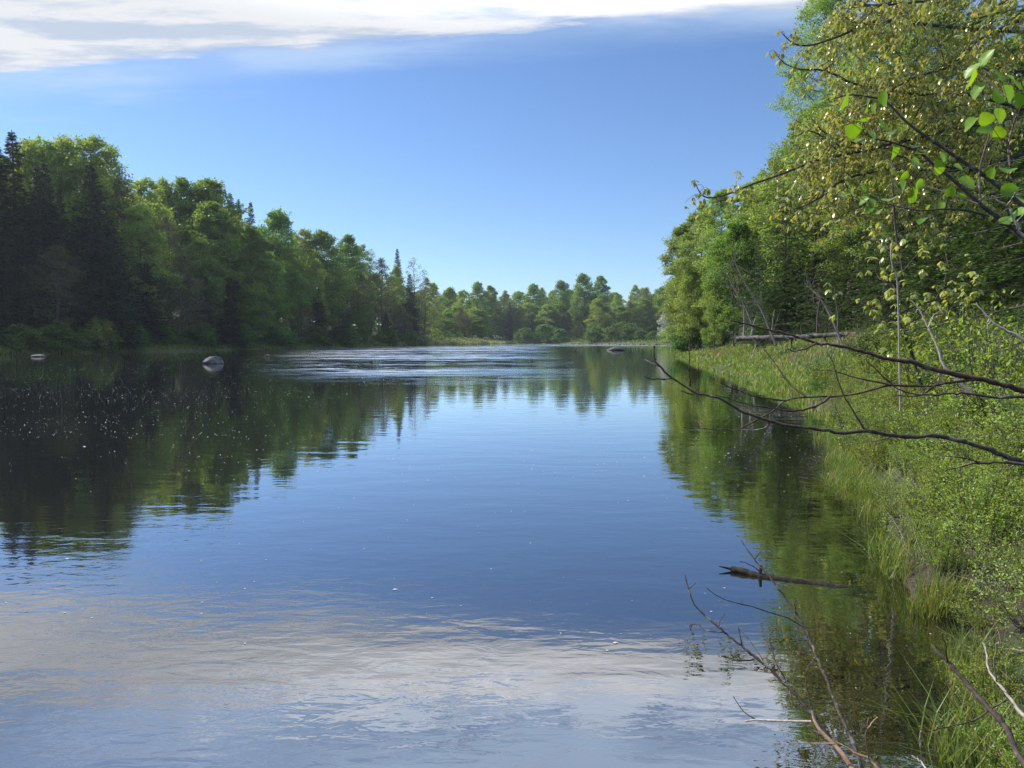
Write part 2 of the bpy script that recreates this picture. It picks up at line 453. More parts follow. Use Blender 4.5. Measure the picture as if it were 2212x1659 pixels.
def water_mat():
    m, N = new_mat('river_water')
    geo = N.n('ShaderNodeNewGeometry'); sp = N.n('ShaderNodeSeparateXYZ'); N.l(geo.outputs['Position'], sp.inputs[0])
    x, y = sp.outputs[0], sp.outputs[1]
    at = N.n('ShaderNodeAttribute', attribute_name='tint')
    # riffle patches upstream: long streaks across the river
    nb = N.noise(N.vec(N.m('MULTIPLY', x, 0.018), N.m('MULTIPLY', y, 0.075), 4.2), 1.6, 4, 0.6, 0.4)
    nb2 = N.noise(N.vec(N.m('MULTIPLY', x, 0.22), N.m('MULTIPLY', y, 0.50), 1.2), 1.5, 6, 0.72, 0.8)
    reg = N.m('MULTIPLY', N.sm(y, 26, 42), N.m('SUBTRACT', 1.0, N.sm(N.m('SUBTRACT', x, N.m('MULTIPLY', y, 0.06)), -10, 4)))
    reg2 = N.sm(y, 165, 225)
    reg = N.m('MAXIMUM', reg, reg2)
    lft = N.sm(N.m('DIVIDE', x, y), -0.42, -0.22)
    reg = N.m('MULTIPLY', reg, N.m('MAXIMUM', lft, N.m('MULTIPLY', reg2, 0.5)))
    rif = N.m('MULTIPLY', reg, N.sm(N.m('ADD', nb, N.m('MULTIPLY', N.m('SUBTRACT', nb2, 0.5), 1.3)), 0.45, 0.64))
    # surface relief in metres
    w1 = N.noise(N.vec(N.m('MULTIPLY', x, 0.9), N.m('MULTIPLY', y, 2.3), 0.0), 1.0, 3, 0.5, 0.3)
    w2 = N.noise(N.vec(N.m('MULTIPLY', x, 4.0), N.m('MULTIPLY', y, 9.0), 2.0), 1.0, 3, 0.55, 0.4)
    w3 = N.noise(N.vec(N.m('MULTIPLY', x, 2.0), N.m('MULTIPLY', y, 5.5), 5.0), 1.0, 4, 0.7, 0.2)
    amp = N.noise(N.vec(N.m('MULTIPLY', x, 0.25), N.m('MULTIPLY', y, 0.35), 9.0), 1.0, 3, 0.6)
    nearb = N.m('MULTIPLY', N.sm(y, 4.0, 9.0, 1.0, 0.0), N.sm(x, -2.5, 1.5, 1.0, 0.25))       # breeze-ruffled corner at lower left
    calm = N.m('ADD', N.m('MULTIPLY', w1, 0.0042), N.m('MULTIPLY', N.m('MULTIPLY', w2, N.sm(amp, 0.35, 0.7, 0.10, 1.0)), 0.0008))
    calm = N.m('ADD', calm, N.m('MULTIPLY', N.m('MULTIPLY', w2, nearb), 0.0022))
    hgt = N.m('ADD', calm, N.m('MULTIPLY', N.m('MULTIPLY', w3, rif), 0.035))
    bp = N.n('ShaderNodeBump'); N.l(hgt, bp.inputs['Height']); bp.inputs['Distance'].default_value = 1.0; bp.inputs['Strength'].default_value = 1.0
    gl = N.n('ShaderNodeBsdfGlossy'); gl.inputs['Color'].default_value = (0.98, 0.98, 1.0, 1)
    N.l(N.m('ADD', 0.012, N.m('MULTIPLY', rif, 0.30)), gl.inputs['Roughness']); N.l(bp.outputs[0], gl.inputs['Normal'])
    fr = N.n('ShaderNodeFresnel'); fr.inputs['IOR'].default_value = 2.4; N.l(bp.outputs[0], fr.inputs['Normal'])
    df = N.n('ShaderNodeBsdfDiffuse'); df.inputs[0].default_value = (0.010, 0.010, 0.008, 1)
    tr = N.n('ShaderNodeBsdfTransparent'); tr.inputs[0].default_value = (0.62, 0.50, 0.30, 1)
    bx = N.n('ShaderNodeMixShader'); N.l(at.outputs['Fac'], bx.inputs[0]); N.l(df.outputs[0], bx.inputs[1]); N.l(tr.outputs[0], bx.inputs[2])
    mx = N.n('ShaderNodeMixShader'); N.l(N.m('MINIMUM', N.m('MULTIPLY', fr.outputs[0], 1.5), 0.97), mx.inputs[0]); N.l(bx.outputs[0], mx.inputs[1]); N.l(gl.outputs[0], mx.inputs[2])
    out = N.n('ShaderNodeOutputMaterial'); N.l(mx.outputs[0], out.inputs[0])
    return m


xs = sorted(set([round(v, 4) for v in grow(1.0, -1500, 0.25, 1.045, 60) + grow(1.0, 8, 0.14, 1.0, 0.14) + grow(8.2, 1500, 0.2, 1.035, 60)]))
ys = sorted(set([round(v, 4) for v in grow(1.0, -300, 0.25, 1.12, 60) + grow(1.0, 12, 0.16, 1.0, 0.16) + grow(12.3, 2500, 0.25, 1.022, 80)]))
land = grid_mesh('ground', xs, ys, height, ground_mat()); tag(land, kind='structure')
wx = [v for v in xs if -130 < v < 420]; wy = [v for v in ys if -30 < v < 400]
water = grid_mesh('river_water', wx, wy, lambda x, y: np.zeros_like(x), water_mat(),
                  lambda x, y: np.exp(-np.maximum(0, -height(x, y)) * 4.5))
tag(water, kind='structure')


# ------------------------------------------------------------------ trees
def broadleaf(name, seed, H, Rc, base, lobes, per, ls, lm, profile='oval', flat=0.75, droop=0.2, twigs=0, lobe_r=(0.2, 0.36), trunk_r=None, bark='bark', tfrac=0.9):
    rng = np.random.default_rng(seed)
    root = empty(name)
    tb = MB(); cb = MB()
    r0 = trunk_r or H * 0.011
    zs = np.linspace(-0.6, H * tfrac, 9)
    wob_ = np.cumsum(rng.normal(0, H * 0.007, (9, 2)), 0); wob_[0] = 0
    tp = np.column_stack([wob_[:, 0], wob_[:, 1], zs])
    tube(tb, tp, np.linspace(r0, r0 * 0.12, 9), sides=7)

    def trunk_at(z):
        return np.array([np.interp(z, zs, tp[:, 0]), np.interp(z, zs, tp[:, 1]), z])
    for i in range(lobes):
        t = ((i + rng.random()) / lobes) ** 0.86
        if profile == 'oval': env = math.sin(math.pi * min(1, (0.12 + 0.86 * t))) ** 0.62
        elif profile == 'cone': env = (1 - t) ** 0.7 * 0.95 + 0.12
        else: env = math.sqrt(max(0.03, 1 - (t * 1.0) ** 2)) * (0.8 + 0.2 * min(1, t * 3))
        env *= rng.uniform(0.72, 1.18)
        z = base + (H - base) * (0.03 + 0.95 * t)
        lr = Rc * rng.uniform(*lobe_r) * (0.45 + 0.62 * env)
        q = math.sqrt(rng.random()) if rng.random() < 0.4 else rng.uniform(0.75, 1.05)
        rr = max(0.0, Rc * env * q - lr * 0.5)
        a = i * 2.399 + rng.normal(0, 0.4)
        c = trunk_at(min(z, H * tfrac)) + np.array([math.cos(a) * rr, math.sin(a) * rr, z - min(z, H * tfrac)])
        n = int(per * rng.uniform(0.6, 1.3))
        dv = unit(rng.normal(size=(n, 3)))
        dv[:, 2] = np.where(dv[:, 2] < -0.3, dv[:, 2] * 0.4, dv[:, 2])
        rad_ = lr * (0.35 + 0.72 * rng.random(n) ** 0.55) * (1 + 0.25 * np.sin(dv[:, 0] * 5 + i) * np.sin(dv[:, 1] * 6 + dv[:, 2] * 4))
        ns_ = 14; spk = unit(rng.normal(size=(ns_, 3)) + np.array([0, 0, .35 + 1.5 * max(0.0, t - .55) / .45])); ps = rng.integers(0, ns_, n)
        on = rng.random(n) < 0.38
        sp_d = spk[ps] + rng.normal(0, .10, (n, 3)); rs = lr * rng.uniform(0.5, 1.65, n) * rng.uniform(.7, 1.1, ns_)[ps]
        dv = np.where(on[:, None], sp_d, dv); rad_ = np.where(on, rs, rad_)
        pos = c + dv * rad_[:, None] * np.array([1, 1, flat])
        up = np.array([0, 0, 1.0])
        nn = unit(dv * 0.6 + up * 0.7 + rng.normal(0, 0.55, (n, 3)))
        uu = unit(dv * 0.7 + rng.normal(0, 0.7, (n, 3)) - up * droop)
        sz = ls * rng.uniform(0.6, 1.25, n)
        leaves(cb, pos, uu, nn, sz, sz * 0.72, rng)
        st = trunk_at(max(base * 0.7, min(H * tfrac, z - rr * 0.55)))
        mid = (st + c) / 2 + np.array([0, 0, -rr * 0.06]) + rng.normal(0, 0.04 * Rc, 3)
        br = r0 * 0.34 * (1 - 0.6 * t)
        tube(tb, spline([st, mid, c], 2), br, br * 0.3, sides=4, cap=False)
        for k in range(twigs):
            d2 = unit(rng.normal(size=3) + np.array([0, 0, 0.9]) + unit(c - st + 1e-6) * 0.7)
            e = c + d2 * lr * rng.uniform(0.9, 1.7)
            tube(tb, spline([c, (c + e) / 2 + rng.normal(0, lr * 0.08, 3), e], 2), br * 0.32, br * 0.1, sides=3, cap=False)
    tb.build('trunk', M[bark], root, smooth=True)
    cb.build('crown', M[lm], root)
    root['H'] = H; root['Rc'] = Rc
    return root


def spruce(name, seed, H, Rc, base, whorls, per, sub, ls, lm='spruce', power=0.85, droop=0.35, ragged=0.25, lw=0.33, dead=0.0, fronds=0):
    rng = np.random.default_rng(seed)
    root = empty(name); tb = MB(); cb = MB()
    tp = np.column_stack([np.zeros(8), np.zeros(8), np.linspace(-0.6, H * 0.99, 8)])
    tube(tb, tp, H * 0.011, H * 0.0012, sides=6)
    C_, U_, N_, L_ = [], [], [], []
    for w in range(whorls):
        t = (w + rng.random() * 0.7) / whorls
        for k in range(per):
            t = (w + rng.uniform(-1.2, 2.0)) / whorls
            if t < 0 or t > 0.985: continue
            z = base + (H - base) * t
            a = rng.random() * 2 * math.pi
            L = Rc * ((1 - t) ** power * rng.uniform(1 - ragged * 1.6, 1 + ragged) + 0.012)
            if L < 0.05: continue
            dirh = np.array([math.cos(a), math.sin(a), 0.0]); side = np.array([-math.sin(a), math.cos(a), 0.0])
            s = np.linspace(0, 1, 5)
            rise = 0.25 * t - droop * (1 - t) * 0.9
            pz = z + L * (rise * s + 0.16 * s * s)
            pts = np.column_stack([dirh[0] * s * L, dirh[1] * s * L, pz])
            tube(tb, pts, min(0.03, L * 0.006 + 0.004), 0.002, sides=3, cap=False)
            if dead and t < dead and rng.random() < 0.75:
                for q in range(4):
                    ss = rng.uniform(0.3, 1); b0 = np.array([dirh[0] * ss * L, dirh[1] * ss * L, z + L * (rise * ss + .16 * ss * ss)])
                    e = b0 + (dirh * 0.4 + side * rng.choice([-1, 1]) * 0.6 + np.array([0, 0, rng.uniform(-.5, .1)])) * L * 0.35
                    tube(tb, np.array([b0, (b0 + e) / 2 + rng.normal(0, .02, 3), e]), 0.006, 0.003, sides=3, cap=False)
                continue
            m = max(3, int(sub * (0.35 + 0.65 * (L / Rc))))
            ss = rng.random(m) ** 0.75
            sgn = rng.choice([-1, 1], m)
            wv = L * 0.34 * (1 - ss * 0.75) * rng.random(m)
            if fronds:
                nb_ = max(4, int(fronds * L / Rc)); bs = np.sort(rng.random(nb_)) ** 0.8; bi = rng.integers(0, nb_, m)
                ss = bs[bi]; sgn = np.where(bi % 2 == 0, 1, -1); bl = L * 0.36 * (1 - bs * 0.7) * rng.uniform(.5, 1.1, nb_); qf = rng.random(m); wv = bl[bi] * qf
                ss = np.clip(ss + wv / L * 0.55, 0, 1.05)
            pos = np.column_stack([dirh[0] * ss * L, dirh[1] * ss * L, z + L * (rise * ss + 0.16 * ss * ss)]) + side * (sgn * wv)[:, None]
            pos[:, 2] -= wv * 0.35 + (wv * wv / L * 1.2 + rng.normal(0, ls * .12, m) if fronds else rng.random(m) * ls * 0.35)
            u = dirh * rng.uniform(0.4, 1.0, (m, 1)) + side * (sgn * rng.uniform(0.1, 0.8, m))[:, None] + np.array([0, 0, -0.25]) * rng.uniform(0, 1.4, (m, 1))
            C_.append(pos); U_.append(u); N_.append(unit(np.array([0, 0, 1.0]) + rng.normal(0, 0.45, (m, 3)))); L_.append(ls * (1 - 0.6 * t * t) * rng.uniform(0.6, 1.3, m))
    C_ = np.concatenate(C_); U_ = np.concatenate(U_); N_ = np.concatenate(N_); L_ = np.concatenate(L_)
    leaves(cb, C_, U_, N_, L_, L_ * lw, rng, fold=-0.15, shape='quad')
    tb.build('trunk', M['bark'], root, smooth=True); cb.build('crown', M[lm], root)
    root['H'] = H; root['Rc'] = Rc
    return root


PROTO = {}


def proto(key):
    if key not in PROTO:
        k = key
        if k == 'maple1': o = broadleaf('broadleaf_tree', 1, 18, 4.2, 2.5, 60, 420, 0.25, 'maple')
        elif k == 'maple2': o = broadleaf('broadleaf_tree', 2, 18, 4.6, 2.0, 60, 420, 0.26, 'maple', profile='dome', lobe_r=(0.16, 0.3))
        elif k == 'yellow1': o = broadleaf('broadleaf_tree', 3, 18, 3.8, 2.5, 60, 330, 0.22, 'yellow', twigs=2)
        elif k == 'yellow2': o = broadleaf('broadleaf_tree', 4, 18, 4.4, 1.5, 62, 320, 0.22, 'yellow', profile='dome', twigs=2, lobe_r=(0.16, 0.3))
        elif k == 'aspen1': o = broadleaf('aspen_tree', 5, 20, 3.0, 3.0, 56, 420, 0.18, 'aspen', lobe_r=(0.2, 0.36), twigs=1)
        elif k == 'aspen2': o = broadleaf('aspen_tree', 15, 20, 3.4, 3.0, 60, 420, 0.18, 'aspen', lobe_r=(0.2, 0.34), twigs=1)
        elif k == 'naspen': o = broadleaf('aspen_tree', 25, 20, 3.2, 3.0, 80, 800, 0.095, 'aspen', lobe_r=(0.18, 0.32), twigs=2)
        elif k == 'bud1': o = broadleaf('budding_tree', 6, 18, 3.8, 1.5, 60, 170, 0.18, 'bud', twigs=8, profile='oval', bark='bark')
        elif k == 'bare1': o = broadleaf('budding_tree', 7, 17, 2.8, 4.0, 40, 26, 0.20, 'bud', twigs=10, profile='oval')
        elif k == 'blossom': o = broadleaf('blossoming_tree', 8, 9, 2.4, 0.6, 30, 160, 0.24, 'blossom', twigs=2)
        elif k == 'spruce1': o = spruce('spruce_tree', 11, 22, 2.9, 0.6, 90, 9, 44, 0.42, power=0.85)
        elif k == 'spruce2': o = spruce('spruce_tree', 12, 22, 3.9, 0.5, 84, 10, 46, 0.44, ragged=0.3, power=0.8)
        elif k == 'pine': o = spruce('pine_tree', 13, 22, 4.0, 3.0, 26, 8, 34, 0.6, lm='hemlock', power=0.5, droop=-0.1, ragged=0.45)
        elif k == 'mspruce': o = spruce('spruce_tree', 14, 14, 3.0, 0.6, 70, 9, 80, 0.19, lm='hemlock', power=0.8, ragged=0.4, lw=0.34, fronds=9)
        elif k == 'dspruce': o = spruce('spruce_tree', 16, 12, 2.4, 0.6, 66, 8, 66, 0.17, power=0.8, ragged=0.4, lw=0.34, dead=0.42, fronds=8)
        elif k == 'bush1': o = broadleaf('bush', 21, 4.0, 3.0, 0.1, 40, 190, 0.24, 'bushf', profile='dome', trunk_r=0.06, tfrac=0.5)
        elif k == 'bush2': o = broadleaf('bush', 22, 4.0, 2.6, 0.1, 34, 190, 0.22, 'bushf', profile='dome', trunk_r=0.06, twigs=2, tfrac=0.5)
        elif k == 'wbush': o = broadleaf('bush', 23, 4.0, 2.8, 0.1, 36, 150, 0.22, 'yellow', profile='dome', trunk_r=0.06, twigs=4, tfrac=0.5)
        else: raise KeyError(k)
        PROTO[key] = [o, False]
    return PROTO[key]


_rs = random.Random(77)


def place(kind, px, top, depth, label, cat='tree', group=None, wide=1.0, name=None):
    """stand a tree where its axis is seen at column px, its tip at row `top`"""
    pr = proto(kind)
    if not pr[1]: o = pr[0]; pr[1] = True
    else: o = copy_thing(pr[0])
    x = (px - 1106.0) / FPX * depth / math.cos(PITCH) * math.cos(PITCH)
    X = P(px, top, depth)
    g = gz(X[0], depth)
    H = X[2] - g
    s = H / pr[0]['H']
    o.location = (X[0], depth, g)
    o.rotation_euler = (0, 0, _rs.uniform(0, 6.28))
    w = s ** 0.6 * wide * _rs.uniform(0.93, 1.07) if s > 1 else s ** 0.85 * wide * _rs.uniform(0.93, 1.07)
    o.scale = (w, w, s)
    tag(o, label, cat, group)
    if name: o.name = name
    return o


LX = [-200, 0, 230, 500, 700, 870, 1000, 1115]
LD = [78, 87, 99, 126, 154, 197, 240, 300]
def shore(px): return float(np.interp(px, LX, LD))


left_front = [
    ('spruce1', -14, 285, 9, 1.1, 'dark spruce cut by the left edge of the photo'),
    ('spruce1', 25, 276, 9, 1.15, 'tallest dark spruce with a needle-thin tip near the left edge'),
    ('spruce1', 78, 352, 8, 0.85, 'left one of the twin dark spruces on the left bank'),
    ('spruce1', 96, 345, 8, 0.9, 'right one of the twin dark spruces on the left bank'),
    ('spruce1', 128, 400, 7, 0.8, 'slim dark spruce just right of the twin spruces'),
    ('spruce2', 192, 348, 10, 1.1, 'broad dark spruce between yellow green crowns on the left bank'),
    ('spruce2', 238, 470, 9, 0.9, 'shaded dark spruce right of the broad spruce on the left bank'),
    ('spruce1', 253, 352, 26, 0.8, 'small spruce tip poking up beyond the tall yellow green trees'),
    ('spruce1', 497, 412, 30, 0.9, 'lone dark spruce spire above the bright leafy crowns'),
    ('spruce1', 515, 425, 31, 0.7, 'dark spruce close behind the lone spruce spire'),
    ('spruce1', 541, 432, 30, 0.8, 'short dark spruce spire at the end of the trio on the skyline'),
    ('spruce1', 858, 534, 32, 0.85, 'dark spruce spire above the budding trees near the river bend'),
    ('spruce2', 505, 560, 9, 1.0, 'dark shaded spruce below the lone spruce spire'),
    ('spruce2', 885, 590, 8, 0.95, 'dark spruce in front of the bare topped tree at the bend'),
    ('yellow1', 55, 305, 20, 1.0, 'yellow green tree between the tallest spruce and the twin spruces'),
    ('yellow2', 108, 300, 20, 1.0, 'yellow green tree rising behind the twin spruces'),
    ('yellow1', 150, 303, 21, 1.0, 'yellow green tree left of the broad dark spruce'),
    ('yellow1', 207, 297, 17, 1.05, 'tallest yellow green tree right of the broad dark spruce'),
    ('bare1', 228, 318, 20, 0.9, 'thin pale twiggy tree on the right shoulder of the tallest crowns'),
    ('bare1', 140, 300, 24, 0.9, 'pale bare-twigged tree top above the left bank crowns'),
    ('bud1', 268, 392, 14, 1.1, 'olive budding tree where the skyline drops on the left bank'),
    ('yellow2', 318, 392, 22, 1.0, 'light green tree on the level skyline right of the drop'),
    ('yellow1', 350, 388, 26, 1.0, 'light green tree in the middle of the level skyline'),
    ('maple2', 395, 388, 24, 0.9, 'light crowned leafy tree left of the dark green dome'),
    ('maple1', 440, 388, 20, 1.15, 'dark green domed tree on the skyline left of the spruce spire'),
    ('maple2', 468, 440, 10, 1.1, 'bright green leafy tree lit on top below the dark dome'),
    ('bud1', 365, 470, 8, 1.0, 'brownish budding tree at the centre of the left bank'),
    ('yellow2', 300, 450, 9, 1.05, 'yellow olive leafy tree facing the river under the skyline drop'),
    ('maple1', 420, 520, 7, 0.9, 'shaded green tree low in front of the bright leafy tree'),
    ('maple2', 540, 490, 11, 1.0, 'bright green tree with a lit shoulder right of the spruce spire'),
    ('maple1', 597, 458, 18, 1.05, 'tall round leafy tree standing clear of its neighbours'),
    ('maple2', 575, 545, 8, 0.9, 'fresh green tree in front of the tall round tree'),
    ('yellow1', 655, 497, 20, 0.9, 'thin twiggy pale green tree right of the tall round tree'),
    ('maple1', 628, 575, 9, 0.9, 'half shaded green tree below the thin pale tree'),
    ('maple1', 700, 500, 12, 1.0, 'dark flanked leafy tree with a pointed crown on the left bank'),
    ('yellow2', 672, 560, 8, 0.85, 'yellow green tree against the dark flanked pointed tree'),
    ('maple2', 748, 508, 20, 1.0, 'rounded soft green tree right of the dark flanked tree'),
    ('aspen1', 785, 530, 22, 1.0, 'soft green tree with a feathery top before the skyline slopes down'),
    ('bud1', 770, 590, 9, 1.0, 'grey green budding tree low on the sloping skyline'),
    ('bud1', 822, 560, 12, 1.05, 'wide grey green budding tree near the river bend'),
    ('bare1', 800, 540, 24, 0.8, 'bare twigged tree top left of the spruce spire at the bend'),
    ('aspen2', 850, 575, 14, 0.9, 'greener tree under the spruce spire at the bend'),
    ('bare1', 895, 560, 12, 1.2, 'bare topped grey tree above the last dark trees of the left bank'),
    ('bud1', 915, 600, 10, 1.0, 'last grey budding tree before the river bend'),
    ('bud1', 722, 640, 7, 0.9, 'low grey green tree on the shaded shore left of the grassy point'),
]
for k, px, top, back, wide, lab in left_front:
    place(k, px, top, shore(px) + back, lab, wide=wide * (1.35 if 'spruce' in k else 1.2))
# shaded lower row and the back row of the left wood
rr = random.Random(5)
for i, px in enumerate([-40, 10, 60, 110, 160, 215, 265, 320, 375, 430, 485, 535, 590, 645, 690, 740, 790, 835, 870, 905]):
    k = ['spruce2', 'maple1', 'spruce2', 'bud1', 'spruce1'][i % 5]
    if px < 300 and k == 'maple1': k = 'spruce1'
    base_top = float(np.interp(px, [0, 230, 500, 700, 900], [500, 520, 610, 640, 665]))
    place(k, px + rr.uniform(-8, 8), base_top + rr.uniform(-25, 25), shore(px) + rr.uniform(3.5, 6),
          'shaded young tree in the dark lower edge of the left bank wood', group='shaded lower trees of the left bank', wide=1.5)
for i in range(26):
    px = -60 + i * 38
    k = ['maple1', 'yellow1', 'maple2', 'aspen1'][i % 4]
    base_top = float(np.interp(px, [0, 230, 260, 450, 600, 700, 800, 925], [345, 350, 420, 425, 500, 540, 580, 625]))
    place(k, px + rr.uniform(-8, 8), base_top + rr.uniform(-4, 22), shore(px) + rr.uniform(26, 40),
          'leafy tree half hidden in the rows behind the left bank edge', group='rear trees of the left bank', wide=1.35)

far_trees = [
    ('yellow1', 938, 612, 268, 'yellow green tree at the left end of the far wood'),
    ('maple1', 968, 622, 330, 'round tree second from the left in the far wood'),
    ('yellow2', 1000, 628, 300, 'bright yellow green tree behind the grassy point'),
    ('maple1', 1030, 610, 360, 'dark green tree rising left of the far wood gap'),
    ('maple2', 1056, 618, 372, 'round green crown beside the dark rising tree of the far wood'),
    ('bud1', 1085, 628, 365, 'brownish budding tree in the far wood left of the tall spruce'),
    ('bare1', 1108, 640, 372, 'bare twigged tree top over the low gap in the far wood'),
    ('maple1', 1150, 614, 385, 'tall green tree just right of the low gap in the far wood'),
    ('aspen1', 1172, 622, 392, 'slim light tree right of the low gap in the far wood'),
    ('aspen2', 1192, 628, 380, 'light green tree between two taller crowns of the far wood'),
    ('maple1', 1216, 607, 372, 'pointed green crown left of the tallest tree of the far wood'),
    ('maple1', 1262, 592, 350, 'tallest broad tree in the middle of the far wood'),
    ('maple2', 1301, 597, 345, 'second tallest green tree right of the tallest far tree'),
    ('aspen1', 1332, 632, 372, 'pale thin tree right of the two tallest far trees'),
    ('aspen2', 1368, 616, 345, 'silvery green tree in the right part of the far wood'),
    ('bud1', 1398, 622, 335, 'grey green tree right of the silvery far tree'),
    ('maple1', 1428, 620, 330, 'dark green tree near the right end of the far wood'),
    ('yellow1', 1455, 622, 320, 'pale tree of the far wood touching the right bank aspens'),
]
for k, px, top, dep, lab in far_trees: place(k, px, top, dep, lab, wide=1.25)
for k, px, top, dep, lab, w in [
        ('spruce2', 1101, 652, 352, 'darkest pointed spruce in the middle of the far shore', 1.0),
        ('spruce2', 1147, 682, 352, 'small wide spruce at the water on the far shore', 1.15),
        ('spruce1', 1008, 668, 320, 'slim spruce hidden in the far wood behind the point', 1.0),
        ('spruce2', 1238, 640, 362, 'dark spruce left of the tallest far tree', 1.0),
        ('pine', 1244, 660, 350, 'feathery pine with level branches in front of the far wood', 1.1),
        ('pine', 1262, 630, 346, 'tall dark pine against the tallest far tree', 1.0)]:
    place(k, px, top, dep, lab, wide=w)
place('blossom', 1437, 664, 262, 'tree covered in white blossom on the far right shore', wide=1.1)
for i in range(30):
    px = 925 + i * 19.5 + rr.uniform(-5, 5)
    k = ['maple2', 'yellow2', 'aspen2', 'maple1', 'bud1', 'yellow1'][i % 6]
    dep = 285 if px < 1060 else (365 if px < 1280 else 320)
    place(k, px, rr.uniform(645, 672), dep + rr.uniform(-6, 10), 'smaller tree filling the lower storey of the far wood', group='lower trees of the far wood', wide=1.7)
for i in range(24):
    px = 905 + i * 27 + rr.uniform(-6, 6)
    k = ['maple1', 'aspen1', 'yellow1', 'maple2'][i % 4]
    place(k, px, rr.uniform(618, 646), rr.uniform(385, 430), 'tree crown in the rear rows of the far wood', group='rear trees of the far wood', wide=1.6)
# far shore bushes
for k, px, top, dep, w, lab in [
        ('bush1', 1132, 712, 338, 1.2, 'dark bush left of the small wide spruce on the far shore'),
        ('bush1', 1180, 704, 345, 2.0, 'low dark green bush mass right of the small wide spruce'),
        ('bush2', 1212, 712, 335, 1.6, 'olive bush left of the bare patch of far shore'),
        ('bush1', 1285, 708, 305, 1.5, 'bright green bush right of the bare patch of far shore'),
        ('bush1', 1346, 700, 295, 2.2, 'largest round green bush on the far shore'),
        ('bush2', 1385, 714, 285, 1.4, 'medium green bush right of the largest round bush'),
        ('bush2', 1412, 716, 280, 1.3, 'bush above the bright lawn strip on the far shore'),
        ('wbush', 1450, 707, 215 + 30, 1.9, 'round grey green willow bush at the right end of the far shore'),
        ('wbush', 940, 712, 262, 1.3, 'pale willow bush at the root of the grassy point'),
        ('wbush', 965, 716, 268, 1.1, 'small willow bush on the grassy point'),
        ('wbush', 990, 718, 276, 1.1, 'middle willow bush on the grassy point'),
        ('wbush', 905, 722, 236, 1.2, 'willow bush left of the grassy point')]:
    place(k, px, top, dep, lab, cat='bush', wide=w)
# shore bushes on the left bank
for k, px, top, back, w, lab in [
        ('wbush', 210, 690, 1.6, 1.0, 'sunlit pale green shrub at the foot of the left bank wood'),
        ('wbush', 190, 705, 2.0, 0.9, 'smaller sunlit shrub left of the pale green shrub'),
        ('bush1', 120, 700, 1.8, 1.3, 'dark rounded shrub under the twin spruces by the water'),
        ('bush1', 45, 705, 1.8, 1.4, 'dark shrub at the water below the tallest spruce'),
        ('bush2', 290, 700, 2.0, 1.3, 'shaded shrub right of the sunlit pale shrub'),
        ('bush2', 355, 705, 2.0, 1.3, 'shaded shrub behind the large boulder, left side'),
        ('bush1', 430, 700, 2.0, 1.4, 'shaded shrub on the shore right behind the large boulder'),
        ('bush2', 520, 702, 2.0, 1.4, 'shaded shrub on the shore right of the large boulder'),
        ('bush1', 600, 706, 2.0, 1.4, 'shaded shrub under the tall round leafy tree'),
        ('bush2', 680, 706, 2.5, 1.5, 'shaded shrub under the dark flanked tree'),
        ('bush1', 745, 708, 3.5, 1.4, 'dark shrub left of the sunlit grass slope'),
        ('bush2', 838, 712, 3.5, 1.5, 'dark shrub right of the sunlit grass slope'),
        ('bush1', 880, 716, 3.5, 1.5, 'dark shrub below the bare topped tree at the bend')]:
    place(k, px, top, shore(px) + back, lab, cat='bush', wide=w)

